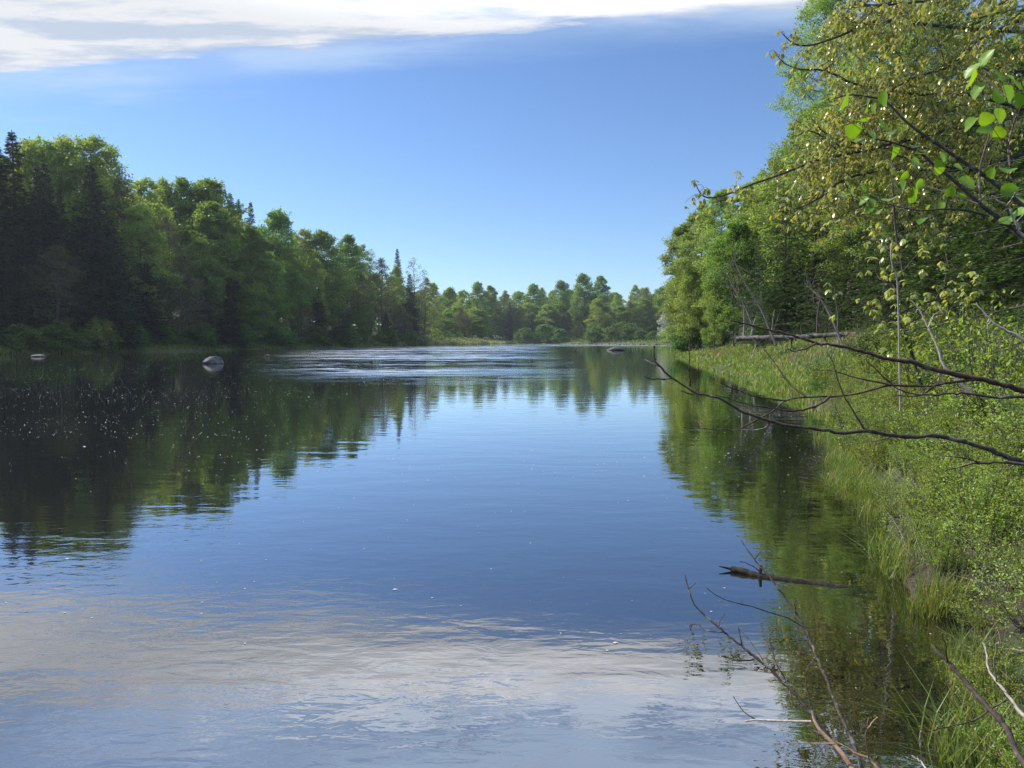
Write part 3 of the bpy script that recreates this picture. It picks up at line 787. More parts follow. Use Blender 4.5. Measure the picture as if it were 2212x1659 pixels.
# right bank wood, from the point back to the camera
right_trees = [
    ('aspen1', 1478, 486, 90, 1.15, 'outermost fresh green aspen at the tip of the right bank'),
    ('aspen2', 1520, 440, 84, 1.2, 'second fresh green aspen from the tip of the right bank'),
    ('aspen1', 1562, 412, 78, 1.2, 'third fresh green aspen with its top under the maple bough'),
    ('aspen2', 1600, 398, 72, 1.2, 'tallest round green aspen left of the small dark spruce tip'),
    ('maple1', 1640, 400, 66, 1.0, 'green leafy tree beneath the small dark spruce tip'),
    ('spruce1', 1697, 305, 62, 0.8, 'spruce with its dark tip against the sky on the right'),
    ('bare1', 1716, 262, 50, 0.8, 'thin upright tree with pale twigs above the dark spruce tip'),
    ('aspen1', 1668, 345, 60, 1.3, 'fresh green tree filling the skyline left of the dark spruce tip'),
    ('aspen2', 1742, 225, 54, 1.2, 'fresh green tree rising between the dark spruce tip and the tall aspens'),
    ('aspen2', 1500, 468, 92, 1.3, 'green aspen squeezed between the two outermost aspens'),
    ('yellow1', 1497, 575, 82, 0.9, 'low yellow green tree at the foot of the right bank aspens'),
    ('yellow2', 1545, 575, 62, 0.62, 'sunny yellow green young maple in front of the aspens'),
    ('bud1', 1468, 600, 94, 1.0, 'greyish budding tree at the very tip of the right bank'),
    ('maple1', 1590, 480, 60, 0.9, 'dense green tree behind the sunny young maple'),
    ('mspruce', 1700, 400, 45, 1.2, 'dark spruce left of centre in the right bank wood'),
    ('mspruce', 1765, 370, 43, 1.2, 'dark spruce standing over the middle of the fallen log'),
    ('dspruce', 1640, 520, 50, 1.2, 'spruce with dead grey lower branches nearest the aspens'),
    ('dspruce', 1700, 560, 44, 1.0, 'half dead spruce behind the left end of the fallen log'),
    ('dspruce', 1790, 520, 41, 1.1, 'spruce with grey dead branches behind the fallen log'),
    ('mspruce', 1860, 350, 38, 1.2, 'dark spruce right of the middle of the fallen log'),
    ('dspruce', 1880, 560, 36, 1.0, 'young spruce with bare lower branches behind the thin upright stem'),
    ('mspruce', 1950, 300, 33, 1.2, 'dark dense spruce behind the right end of the fallen log'),
    ('mspruce', 2060, 250, 21, 1.2, 'dark spruce deep behind the yellow maple leaves'),
    ('mspruce', 2190, 150, 19, 1.2, 'dark spruce at the right edge behind the maple'),
    ('mspruce', 2330, 100, 15, 1.2, 'dark spruce mostly outside the right edge'),
    ('naspen', 1860, 60, 40, 1.0, 'tall silvery green aspen whose left side meets the sky'),
    ('naspen', 1800, -40, 46, 1.0, 'tallest aspen at the top edge beside the cloud'),
    ('naspen', 1950, -80, 36, 1.1, 'aspen crown behind the upper maple boughs'),
    ('naspen', 2080, -60, 34, 1.2, 'aspen crown behind the upper right maple leaves'),
    ('maple1', 1780, 260, 52, 1.0, 'leafy green tree between the aspens and the dark spruces'),
    ('maple2', 1980, 200, 40, 1.0, 'green leafy crown behind the middle of the maple'),
    ('maple1', 2160, 100, 38, 1.1, 'green leafy crown in the upper right corner behind the boughs'),
]
for k, px, top, dep, wide, lab in right_trees: place(k, px, top, dep, lab, wide=wide)
for i in range(16):
    px = 1500 + i * 50
    k = ['maple1', 'spruce2', 'aspen2', 'maple2'][i % 4]
    dep = float(np.interp(px, [1500, 1700, 1900, 2300], [104, 80, 60, 48]))
    top = float(np.interp(px, [1500, 1640, 1750, 1900, 2300], [540, 470, 420, 300, 200]))
    place(k, px, top + rr.uniform(0, 30), dep, 'tree deep inside the right bank wood', group='rear trees of the right bank', wide=1.1)
for k, px, top, dep, w, lab in [
        ('bush2', 1485, 700, 84, 0.9, 'bush at the very tip of the right bank'),
        ('bush1', 1545, 700, 70, 0.8, 'dark bush at the left end of the fallen log'),
        ('bush1', 1640, 700, 47, 0.7, 'shaded bush behind the dead stubs of the fallen log'),
        ('bush2', 1760, 690, 43, 0.7, 'shaded bush behind the middle of the fallen log'),
        ('bush1', 1890, 680, 36, 0.7, 'shaded bush behind the right half of the fallen log'),
        ('bush2', 2010, 690, 30, 0.6, 'shaded bush right of the fallen log'),
        ('bush1', 2130, 660, 24, 0.6, 'shaded bush at the right edge under the spruces')]:
    place(k, px, top, dep, lab, cat='bush', wide=w)


# ------------------------------------------------------------------ ground plants
K = 0.7373
def c4(u, v): return ((1900 + u / 2.011) * K, v / 2.011 * K)
def c5(u, v): return ((1900 + u / 1.952) * K, (550 + v / 1.952) * K)
def c6(u, v): return ((1900 + u / 1.8436) * K, (1350 + v / 1.8436) * K)


def scatter_right(n, rng, y0, y1, d0, d1, span):
    """random spots on the right bank, y log-uniform, signed distance to the water in d0..d1"""
    y = np.exp(rng.uniform(math.log(y0), math.log(y1), n))
    ey = river[3:30, 1]; ex = river[3:30, 0]; o = np.argsort(ey)
    x = np.interp(y, ey[o], ex[o]) + rng.uniform(-1.2, span, n)
    d = sdist(x, y)
    k = (d > d0) & (d < d1)
    return x[k], y[k], d[k]


def grass_blades(mb, x, y, z, rng, hmin, hmax, w, lean=0.45, az=None):
    n = len(x)
    C = np.stack([x, y, z], 1)
    a = rng.uniform(0, 2 * math.pi, n) if az is None else az
    ln = np.abs(rng.normal(0, lean, n)) + 0.05
    U = np.stack([np.cos(a) * ln, np.sin(a) * ln, np.ones(n)], 1)
    Nn = np.stack([np.cos(a), np.sin(a), np.full(n, 0.3)], 1)
    L = rng.uniform(hmin, hmax, n)
    U = unit(U); S = unit(np.cross(U, Nn)); h = np.stack([np.cos(a), np.sin(a), np.zeros(n)], 1)
    w = np.broadcast_to(w, (n,))[:, None]; L1 = L[:, None]
    m = C + U * L1 * 0.55; tip = C + U * L1 * 0.92 + h * L1 * ln[:, None] * 0.55
    V = np.stack([C - S * w * .5, C + S * w * .5, m + S * w * .42, m - S * w * .42, tip], 1).reshape(-1, 3)
    k = np.arange(n)[:, None] * 5
    t = np.repeat(rng.random(n), 5)
    mb.add(V, k + np.array([[0, 1, 2, 3]]), t)
    b = MB(); b.add(V, k + np.array([[3, 2, 4]]), t)
    mb.v += b.v; mb.t += b.t; mb.f += [f + mb.n for f in b.f]; mb.n += b.n


rng = np.random.default_rng(101)
gb = MB()
x, y, d = scatter_right(150000, rng, 8, 96, -0.2, 9, 9.5)
keep = rng.random(len(x)) < np.clip(1.15 - d * 0.10, 0.2, 1) * np.clip(0.5 + 0.5 * wob(x * 0.7 + 3, y * 0.5), 0.15, 1) * np.where(y < 19, np.where(d < .7, .22, .05), 1)
x, y, d = x[keep], y[keep], d[keep]
z = np.maximum(height(x, y), -0.05)
grass_blades(gb, x, y, z - 0.02, rng, 0.12, 0.36, 0.006 + 0.0012 * y)
gb.build('bank_grass', M['grass'])
tag(bpy.data.objects['bank_grass'], 'fresh green grass covering the sloping right bank', 'grass', kind='stuff')

gb = MB()
x, y, d = scatter_right(60000, rng, 10, 90, 1.2, 12, 13)
keep = rng.random(len(x)) < np.clip(0.8 * wob(x * 0.9 + 1, y * 0.6 + 4) + 0.1, 0.12, 0.95)
x, y = x[keep], y[keep]
grass_blades(gb, x, y, height(x, y) - 0.02, rng, 0.2, 0.5, 0.004 + 0.0009 * y, 0.6)
x, y, d = scatter_right(9000, rng, 1.8, 12, 0.0, 5, 6)
grass_blades(gb, x, y, height(x, y) - 0.02, rng, 0.06, 0.28, 0.005, 1.2)
tag(gb.build('dry_grass', M['dry']), 'last year\'s straw coloured grass among the green of the right bank', 'grass', kind='stuff')

# undergrowth: forest floor of both woods
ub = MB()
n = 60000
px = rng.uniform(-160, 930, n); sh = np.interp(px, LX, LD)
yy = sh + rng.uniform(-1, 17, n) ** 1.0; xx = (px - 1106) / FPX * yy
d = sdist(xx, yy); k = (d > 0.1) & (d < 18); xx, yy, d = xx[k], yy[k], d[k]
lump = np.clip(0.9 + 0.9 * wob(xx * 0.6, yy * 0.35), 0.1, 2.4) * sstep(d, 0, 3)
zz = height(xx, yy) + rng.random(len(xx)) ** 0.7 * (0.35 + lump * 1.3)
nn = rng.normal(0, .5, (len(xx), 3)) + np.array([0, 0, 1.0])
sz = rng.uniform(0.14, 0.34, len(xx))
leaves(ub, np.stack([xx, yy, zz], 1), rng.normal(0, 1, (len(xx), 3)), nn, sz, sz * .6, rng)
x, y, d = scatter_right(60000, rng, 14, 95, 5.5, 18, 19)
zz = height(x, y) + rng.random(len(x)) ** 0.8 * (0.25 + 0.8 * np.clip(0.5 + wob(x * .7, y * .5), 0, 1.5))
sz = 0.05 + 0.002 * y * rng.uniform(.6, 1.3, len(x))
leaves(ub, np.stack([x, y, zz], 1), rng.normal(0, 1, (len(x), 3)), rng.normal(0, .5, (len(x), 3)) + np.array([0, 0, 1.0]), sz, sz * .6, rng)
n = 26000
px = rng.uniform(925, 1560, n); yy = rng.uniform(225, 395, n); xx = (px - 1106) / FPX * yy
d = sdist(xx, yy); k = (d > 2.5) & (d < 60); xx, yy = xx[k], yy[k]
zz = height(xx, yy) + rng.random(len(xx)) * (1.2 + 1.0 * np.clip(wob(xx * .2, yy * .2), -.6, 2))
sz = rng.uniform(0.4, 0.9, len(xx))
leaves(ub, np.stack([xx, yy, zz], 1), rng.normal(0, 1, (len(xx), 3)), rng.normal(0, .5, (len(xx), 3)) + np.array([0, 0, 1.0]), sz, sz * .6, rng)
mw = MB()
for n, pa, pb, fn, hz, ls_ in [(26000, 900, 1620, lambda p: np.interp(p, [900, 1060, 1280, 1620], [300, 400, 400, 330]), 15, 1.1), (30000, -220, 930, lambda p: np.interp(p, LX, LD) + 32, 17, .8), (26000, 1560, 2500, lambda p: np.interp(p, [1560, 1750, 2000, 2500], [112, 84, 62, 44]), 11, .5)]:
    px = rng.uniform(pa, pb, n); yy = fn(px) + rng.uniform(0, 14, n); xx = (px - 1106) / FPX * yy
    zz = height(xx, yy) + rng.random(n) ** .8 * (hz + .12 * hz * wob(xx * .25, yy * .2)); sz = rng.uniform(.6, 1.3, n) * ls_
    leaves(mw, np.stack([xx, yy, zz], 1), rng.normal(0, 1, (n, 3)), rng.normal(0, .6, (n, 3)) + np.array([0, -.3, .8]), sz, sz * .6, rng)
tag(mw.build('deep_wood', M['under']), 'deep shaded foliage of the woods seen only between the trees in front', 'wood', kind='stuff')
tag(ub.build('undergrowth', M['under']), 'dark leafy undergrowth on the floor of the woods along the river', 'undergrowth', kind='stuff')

# meadow grass of the point and the far lawn, reeds at the water
mb_ = MB(); md = MB()
n = 60000
px = rng.uniform(845, 1125, n); yy = rng.uniform(190, 318, n); xx = (px - 1106) / FPX * yy
d = sdist(xx, yy); k = (d > 0.0) & (d < 14) & (yy < 316); xx, yy, d = xx[k], yy[k], d[k]
hh = 0.35 + 0.6 * sstep(d, 0, 4)
kk = rng.random(len(xx)) < np.clip(0.62 - 0.1 * d + 0.25 * wob(xx * .3, yy * .2), 0.1, 1)
grass_blades(mb_, xx[kk], yy[kk], height(xx[kk], yy[kk]), rng, 0.5, 1.5, 0.16, 0.35)
grass_blades(md, xx[~kk], yy[~kk], height(xx[~kk], yy[~kk]), rng, 0.6, 1.7, 0.15, 0.3)
n = 30000
px = rng.uniform(-50, 880, n); sh = np.interp(px, LX, LD); yy = sh + rng.uniform(-2, 6, n); xx = (px - 1106) / FPX * yy
d = sdist(xx, yy); k = (d > -0.1) & (d < 3.2) & (wob(xx * .12 + 2, yy * .1) > -0.1); xx, yy = xx[k], yy[k]
grass_blades(mb_, xx, yy, np.maximum(height(xx, yy), -.03), rng, 0.25, 0.7, 0.07, 0.5)
n = 40000
px = rng.uniform(1190, 1520, n); yy = rng.uniform(222, 352, n); xx = (px - 1106) / FPX * yy
d = sdist(xx, yy); k = (d > 0.6) & (d < 11) & (xx > 18); xx, yy, d = xx[k], yy[k], d[k]
lawn = (xx / yy * FPX + 1106 > 1380)
kk = lawn | (rng.random(len(xx)) < 0.3)
grass_blades(mb_, xx[kk], yy[kk], height(xx[kk], yy[kk]), rng, 0.3, 0.7, 0.14, 0.4)
kk = ~lawn & (rng.random(len(xx)) < 0.25)
grass_blades(md, xx[kk], yy[kk], height(xx[kk], yy[kk]), rng, 0.3, 0.9, 0.14, 0.5)
tag(mb_.build('meadow_grass', M['grass']), 'green grass on the far point, far lawn strip and along the left shore', 'grass', kind='stuff')
tag(md.build('reed_bed', M['dry']), 'pale dry reeds standing on the low grassy point', 'reeds', kind='stuff')


def grass_tuft(seed, n, h, spread, w, mat='grass', lean=0.5):
    r_ = np.random.default_rng(seed); g = MB()
    a = r_.uniform(0, 6.28, n); q = np.sqrt(r_.random(n)) * spread
    grass_blades(g, np.cos(a) * q, np.sin(a) * q, np.full(n, -0.04), r_, h * .5, h, w, lean)
    return g.build('grass_tuft', M[mat])


tufts = [grass_tuft(1, 150, 0.34, 0.14, 0.006, lean=0.3), grass_tuft(2, 150, 0.42, 0.22, 0.006, lean=0.7), grass_tuft(3, 220, 0.30, 0.3, 0.006, lean=0.9)]
tuft_used = [False] * 3
tuft_spots = [  # px, py of the foot, which, label
    (2005, 1300, 0, 'upright bright grass tuft on the small overhanging clod'),
    (2040, 1290, 0, 'second upright grass tuft behind the small overhanging clod'),
    (1935, 1180, 1, 'spreading grass tuft leaning over the water left of the clod'),
    (1960, 1225, 1, 'arching grass tuft at the edge just above the overhanging clod'),
    (1900, 1105, 1, 'grass tuft at the water edge between the clod and the grassy bay'),
    (2105, 1440, 0, 'tall upright grass tuft in the dark nook below the clod'),
    (2120, 1470, 0, 'lower grass tuft in the dark nook below the clod'),
    (2180, 1640, 1, 'long bladed grass tuft in the bottom right corner'),
    (2110, 1600, 1, 'thin grass tuft leaning over the water at the bottom right'),
]
for px, py, k, lab in tuft_spots:
    gx, gy = G(px, py, 0.08)
    o = tufts[k] if not tuft_used[k] else copy_thing(tufts[k]); tuft_used[k] = True
    o.location = (gx, gy, max(0.0, gz(gx, gy))); o.rotation_euler = (0, 0, _rs.uniform(0, 6)); s_ = _rs.uniform(.85, 1.1); o.scale = (s_, s_, s_)
    tag(o, lab, 'grass tuft')
for i in range(34):
    t = rng.random() * .75; px = 1800 + 110 * t + rng.normal(0, 14); py = 925 + 190 * t + rng.normal(0, 6)
    gx, gy = G(px, py, 0.05); dd = float(sdist(np.array([gx]), np.array([gy]))[0])
    if dd < -0.35: continue
    k = int(rng.integers(1, 3)); o = tufts[k] if not tuft_used[k] else copy_thing(tufts[k]); tuft_used[k] = True
    o.location = (gx, gy, max(-0.02, gz(gx, gy))); o.rotation_euler = (0, 0, _rs.uniform(0, 6)); s_ = _rs.uniform(.8, 1.25); o.scale = (s_, s_, s_ * .9)
    tag(o, 'bright green grass tuft growing out of the shallow bay of the right bank', 'grass tuft', 'grass tufts in the shallow bay')


def shrub(name, seed, stems, H, R_, lm, ls, per, bark='twigbark', dense=1.0):
    r_ = np.random.default_rng(seed); root = empty(name); tb = MB(); lb = MB()
    C_ = []; U_ = []; S_ = []
    for i in range(stems):
        a = r_.uniform(0, 6.28); q = R_ * math.sqrt(r_.random()); hh = H * r_.uniform(0.6, 1.05) * (1 - 0.35 * (q / R_) ** 2)
        end = np.array([math.cos(a) * q, math.sin(a) * q, hh]); b0 = np.array([math.cos(a), math.sin(a), 0]) * q * 0.15; b0[2] = -0.05
        mid = (b0 + end) / 2 + r_.normal(0, 0.05, 3) * H
        pts = spline([b0, mid, end], 4)
        tube(tb, pts, 0.005, 0.0018, sides=4, cap=False)
        for k in range(6):
            f = r_.uniform(0.3, 1.0); s0 = pts[int(f * (len(pts) - 1))]
            dv = unit(np.array([math.cos(a) * .5, math.sin(a) * .5, 0.6]) + r_.normal(0, .6, 3)); ln = H * r_.uniform(.15, .42)
            e = s0 + dv * ln; tw = spline([s0, (s0 + e) / 2 + r_.normal(0, .02, 3), e], 2)
            tube(tb, tw, 0.0022, 0.001, sides=3, cap=False)
            m = int(per * r_.uniform(.6, 1.3))
            tt = r_.random(m)[:, None]
            C_.append(s0 + (e - s0) * tt + r_.normal(0, 0.012, (m, 3))); U_.append(dv * .6 + r_.normal(0, .75, (m, 3)) + np.array([0, 0, .2])); S_.append(ls * r_.uniform(.6, 1.3, m))
    C_ = np.concatenate(C_); U_ = np.concatenate(U_); S_ = np.concatenate(S_)
    leaves(lb, C_, U_, np.array([-0.3, -.2, 1.0]) + r_.normal(0, .6, C_.shape), S_, S_ * .55, r_, fold=.15)
    tb.build('stems', M[bark], root); lb.build('foliage', M[lm], root)
    return root


shrubs = [shrub('low_shrub', 31, 40, 0.72, 0.55, 'shrub', 0.030, 17), shrub('low_shrub', 32, 38, 0.6, 0.6, 'shrub', 0.027, 18),
          shrub('low_shrub', 33, 34, 0.8, 0.5, 'shrub', 0.030, 12, 'deadtwig'), shrub('low_shrub', 34, 36, 0.5, 0.6, 'bushf', 0.034, 13)]
shrub_used = [False] * 4
cand = []
x, y, d = scatter_right(5000, rng, 2.6, 24, 0.10, 7.5, 9)
for X_, Y_, D_ in zip(x, y, d):
    if math.hypot(X_, Y_) < 2.4 or (Y_ < 10 and D_ < 0.55): continue
    if all((X_ - a) ** 2 + (Y_ - b) ** 2 > (0.50 + 0.032 * Y_) ** 2 for a, b, _ in cand): cand.append((X_, Y_, D_))
x, y, d = scatter_right(4000, rng, 2.5, 16, -0.02, 0.75, 2.0)
for X_, Y_, D_ in zip(x, y, d):
    if Y_ < 9 and D_ < .04: continue
    if all((X_ - a) ** 2 + (Y_ - b) ** 2 > (0.22 + 0.02 * Y_) ** 2 for a, b, _ in cand): cand.append((X_, Y_, D_))
cand.sort(key=lambda c: c[1])
print('shrubs', len(cand))
for i, (X_, Y_, D_) in enumerate(cand):
    k = int(rng.choice([0, 1, 2, 3], p=[.34, .32, .22, .12]))
    o = shrubs[k] if not shrub_used[k] else copy_thing(shrubs[k]); shrub_used[k] = True
    o.location = (X_, Y_, gz(X_, Y_)); o.rotation_euler = (rng.normal(0, .08), -0.12, _rs.uniform(0, 6.28))
    s_ = rng.uniform(.7, 1.1) * ((0.72 if Y_ > 9 else (0.42 if D_ < .25 else 0.55)) if D_ < .5 else (0.8 if D_ < 1.2 else 1.0)) * (1.0 + 0.02 * Y_); o.scale = (s_, s_, s_)
    ty = ('dense bright green', 'low spreading yellow green', 'upright grey stemmed', 'darker broad leafed')[k]
    if D_ < .6: lab, grp = ty + ' shrub hanging over the water edge of the right bank', 'shrubs at the water edge'
    elif Y_ < 6: lab, grp = ty + ' shrub close to the camera on the right bank', 'near shrubs on the right bank'
    else: lab, grp = ty + ' shrub farther back on the slope of the right bank', 'farther shrubs on the right bank'
    tag(o, lab, 'shrub', grp)

for i, (px, dep) in enumerate([(2010, 15), (2080, 13), (2150, 12), (2205, 10.5), (1960, 18), (2050, 17.5), (2130, 16), (2200, 14.5), (2170, 9.0), (2220, 7.6), (1905, 22), (2260, 9.5), (1990, 21)]):
    k = [1, 3, 2][i % 3]; X_ = (px - 1106) / FPX * dep
    o = copy_thing(shrubs[k]); o.location = (X_, dep, gz(X_, dep)); o.rotation_euler = (0, 0, _rs.uniform(0, 6.28)); s_ = _rs.uniform(1.5, 2.1); o.scale = (s_, s_, s_ * 1.1)
    ty = ('', 'pale leaved', 'loose twiggy', 'dark leaved')[k]
    tag(o, ty + ' waist high shrub in the back row of the right bank thicket', 'shrub', 'tall shrubs at the back of the right bank')

# leaf litter and dead twigs between the shrubs
lb = MB()
x, y, d = scatter_right(9000, rng, 1.8, 14, 0.02, 5, 6)
n = len(x); z = height(x, y) + 0.01
leaves(lb, np.stack([x, y, z], 1), np.column_stack([rng.normal(0, 1, (n, 2)), rng.normal(0, .15, n)]), np.array([0, 0, 1.0]) + rng.normal(0, .3, (n, 3)), rng.uniform(.02, .05, n), rng.uniform(.012, .03, n), rng)
M['litter'] = leaf_mat('dead_leaf', (0.13, 0.085, 0.05), (0.26, 0.19, 0.12), (0.08, .05, .03), trans=0.1, tcol=(1, .9, .7))
tag(lb.build('leaf_litter', M['litter']), 'brown dead leaves lying between the shrubs of the right bank', 'leaf litter', kind='stuff')
tb = MB()
x, y, d = scatter_right(5000, rng, 2.2, 14, 0.05, 5.5, 6.5)
x, y = x[:1800], y[:1800]
for X_, Y_ in zip(x, y):
    a = rng.uniform(0, 6.28); ln = rng.uniform(.15, .6); el = rng.uniform(0, 1.1)
    p0 = np.array([X_, Y_, gz(X_, Y_)]); e = p0 + ln * np.array([math.cos(a) * math.cos(el), math.sin(a) * math.cos(el), math.sin(el)])
    tube(tb, spline([p0, (p0 + e) / 2 + rng.normal(0, .04, 3), e], 2), .003, .0012, sides=3, cap=False)
tag(tb.build('dead_twigs', M['paletwig']), 'grey dead twigs tangled between the shrubs of the right bank', 'twigs', kind='stuff')


# ------------------------------------------------------------------ near trees: hemlock and young maple
def boughs_tree(name, seed, base, top, n_br, L, sprays, ls, lm, label, lw=.25):
    """near conifer at real needle-spray detail"""
    o = spruce(name, seed, top, L, 0.8, n_br, 8, sprays, ls, lm=lm, power=0.6, ragged=.45, lw=lw, droop=.55, fronds=16)
    o.location = base; tag(o, label, 'tree')
    return o


hx, hy = 8.4, 8.8
boughs_tree('hemlock_tree', 41, (hx, hy, gz(hx, hy)), 13, 60, 2.7, 800, 0.062, 'hemlock', 'near hemlock whose green needle sprays enter at the right edge', .30)
hx, hy = 17.6, 22.0
boughs_tree('hemlock_tree', 42, (hx, hy, gz(hx, hy)), 15, 60, 3.0, 520, 0.095, 'spruce', 'dark hemlock behind the near one, right of the thin upright stem', .3)


def path3(pts, depth0, depth1, sub=3):
    """picture-plane polyline -> real 3-D branch receding from depth0 to depth1"""
    q = np.array(pts, float); seg = np.r_[0, np.cumsum(np.linalg.norm(np.diff(q, axis=0), axis=1))]; seg /= seg[-1]
    return spline([P(a, b, depth0 + (depth1 - depth0) * t) for (a, b), t in zip(q, seg)], sub)


def maple():
    r_ = np.random.default_rng(51)
    root = empty('young_maple_tree', (0, 0, 0))
    bx, by = 15.6, 16.8; bz = gz(bx, by); root.location = (bx, by, bz)
    off = np.array([bx, by, bz])
    wb = MB(); lb = MB()
    trunk = spline([(bx, by, bz - .4), (bx - .2, by, bz + 4.2), (bx - .6, by - .2, bz + 8.5), (bx - .5, by, bz + 14.5)], 5) - off
    tube(wb, trunk, .19, .07, sides=9)
    limbs = []
    MS = 2.0
    def limb(pts, d0, d1, r0, r1=.006):
        d0, d1, r0, r1 = d0 * MS, d1 * MS, r0 * MS * .85, r1 * MS * .85
        p = path3([c4(*q) for q in pts], d0, d1, 3) - off
        # join the limb to the trunk
        st = trunk[np.argmin(np.abs(trunk[:, 2] - (p[0][2] - 1.0)))]
        p = np.vstack([st, (st + p[0]) / 2 + np.array([0, 0, .03]), p])
        tube(wb, p, r0, r1, sides=6, knob=.15, rng=r_); limbs.append(p[2:])
    limb([(2230, 690), (1900, 740), (1700, 780), (1500, 830), (1300, 880), (1100, 920), (950, 960), (800, 1020), (600, 1090), (450, 1150), (350, 1165), (300, 1130), (270, 1060)], 8.2, 6.9, .032, .004)
    limb([(2230, 100), (1930, 240), (1870, 320), (1790, 390), (1650, 430), (1520, 480), (1380, 560), (1250, 640), (1120, 700)], 8.2, 7.4, .028)
    limb([(2230, 190), (1800, 160), (1500, 130), (1300, 130), (1180, 190), (1050, 240), (950, 268), (870, 262), (820, 230), (770, 175)], 8.4, 7.2, .026, .004)
    limb([(2230, 650), (1900, 560), (1650, 560), (1400, 530), (1200, 490), (1100, 440), (1000, 410), (900, 410), (800, 372), (740, 300)], 8.3, 7.3, .026, .004)
    limb([(2230, 900), (1900, 1000), (1600, 1000), (1350, 1010), (1150, 1060), (1030, 1150), (900, 1220), (760, 1250)], 8.0, 7.0, .024)
    limb([(2230, 800), (1850, 850), (1500, 880), (1200, 840), (1050, 790), (960, 700)], 8.4, 7.8, .022)
    limb([(2230, -60), (1900, -40), (1600, 10), (1350, 30), (1200, 20)], 8.6, 8.0, .026)
    limb([(2230, 420), (1950, 430), (1700, 520), (1450, 650), (1300, 740), (1200, 800)], 8.6, 8.2, .024)
    limb([(1300, 880), (1130, 860), (1000, 790), (930, 770), (880, 800)], 7.7, 7.4, .012)
    limb([(2230, 1120), (2000, 1150), (1750, 1250), (1550, 1330), (1420, 1390)], 7.9, 7.2, .02)
    mains = [l.copy() for l in limbs]; allm = np.vstack([m[1:-1] for m in mains])
    bv = [-60, 100, 180, 300, 400, 500, 600, 700, 800, 900, 1000, 1100, 1200, 1300, 1400]
    bu = [1080, 1080, 980, 1000, 960, 1060, 1090, 1020, 1000, 900, 740, 900, 900, 900, 1000]
    for i in range(150):
        tv = r_.uniform(-60, 1120) if i % 9 else r_.uniform(1120, 1330); tu = np.interp(tv, bv, bu) + r_.random() ** 1.2 * 1150
        tgt = np.array(P(*c4(tu, tv), MS * r_.uniform(6.8, 9.2))) - off
        dist = np.linalg.norm(allm - tgt, axis=1) + np.where(allm[:, 0] < tgt[0] + .2, 3, 0)
        s0 = allm[np.argmin(dist)]
        if np.linalg.norm(s0 - tgt) > 5.2: continue
        mid = (s0 + tgt) / 2 + r_.normal(0, .18, 3) + np.array([.2, 0, .20])
        p = spline([s0, mid, tgt], 5); tube(wb, p, .012, .0045, sides=5, knob=.15, rng=r_); limbs.append(p)
    C_ = []; U_ = []
    def cluster(p, n):
        a = r_.uniform(0, 6.28, n); sp = r_.uniform(.25, 1.0, n)
        u = np.column_stack([np.cos(a) * sp, np.sin(a) * sp, -r_.uniform(.3, 1.1, n)])
        C_.append(np.repeat(p[None], n, 0) + unit(u) * .025); U_.append(u)
    for p in limbs:
        seg = np.r_[0, np.cumsum(np.linalg.norm(np.diff(p, axis=0), axis=1))]
        ns = max(5, int(seg[-1] / 0.145))
        for q in range(ns):
            f = (q + r_.random()) / ns
            if f < .12: continue
            s0 = np.array([np.interp(f * seg[-1], seg, p[:, k]) for k in range(3)])
            j = min(len(p) - 2, int(f * (len(p) - 1))); T = unit(p[j + 1] - p[j])
            dv = unit(T * .5 + r_.normal(0, .7, 3) + np.array([0, 0, .12]))
            ln = MS * r_.uniform(.12, .50) * (1 - .55 * f)
            e = s0 + dv * ln + np.array([0, 0, -.10])
            tube(wb, spline([s0, (s0 + e) / 2 + np.array([0, 0, .06]), e], 2), .006, .003, sides=3, cap=False)
            for h in range(max(1, int(ln / .15))):
                g = (h + 1) / max(1, int(ln / .15))
                b = s0 + (e - s0) * g
                cluster(b + r_.normal(0, .025, 3), int(r_.integers(4, 8)))
                if r_.random() < .5:
                    e2 = b + unit(r_.normal(0, 1, 3)) * r_.uniform(.1, .32)
                    tube(wb, np.array([b, e2]), .004, .0025, sides=3, cap=False); cluster(e2, int(r_.integers(3, 6)))
        cluster(p[-1], 6)
    C = np.concatenate(C_); U = np.concatenate(U_)
    L = MS * r_.uniform(.034, .066, len(C))
    print('maple leaves', len(C))
    leaves(lb, C, U, unit(U * np.array([1, 1, 0])) + np.array([0, 0, .8]) + r_.normal(0, .35, C.shape), L, L * .46, r_, fold=-.12, shape='oval')
    wb.build('trunk', M['twigbark'], root, smooth=True); lb.build('foliage', M['ymaple'], root)
    tag(root, 'young maple with drooping yellow green leaves filling the upper right', 'tree')


maple()


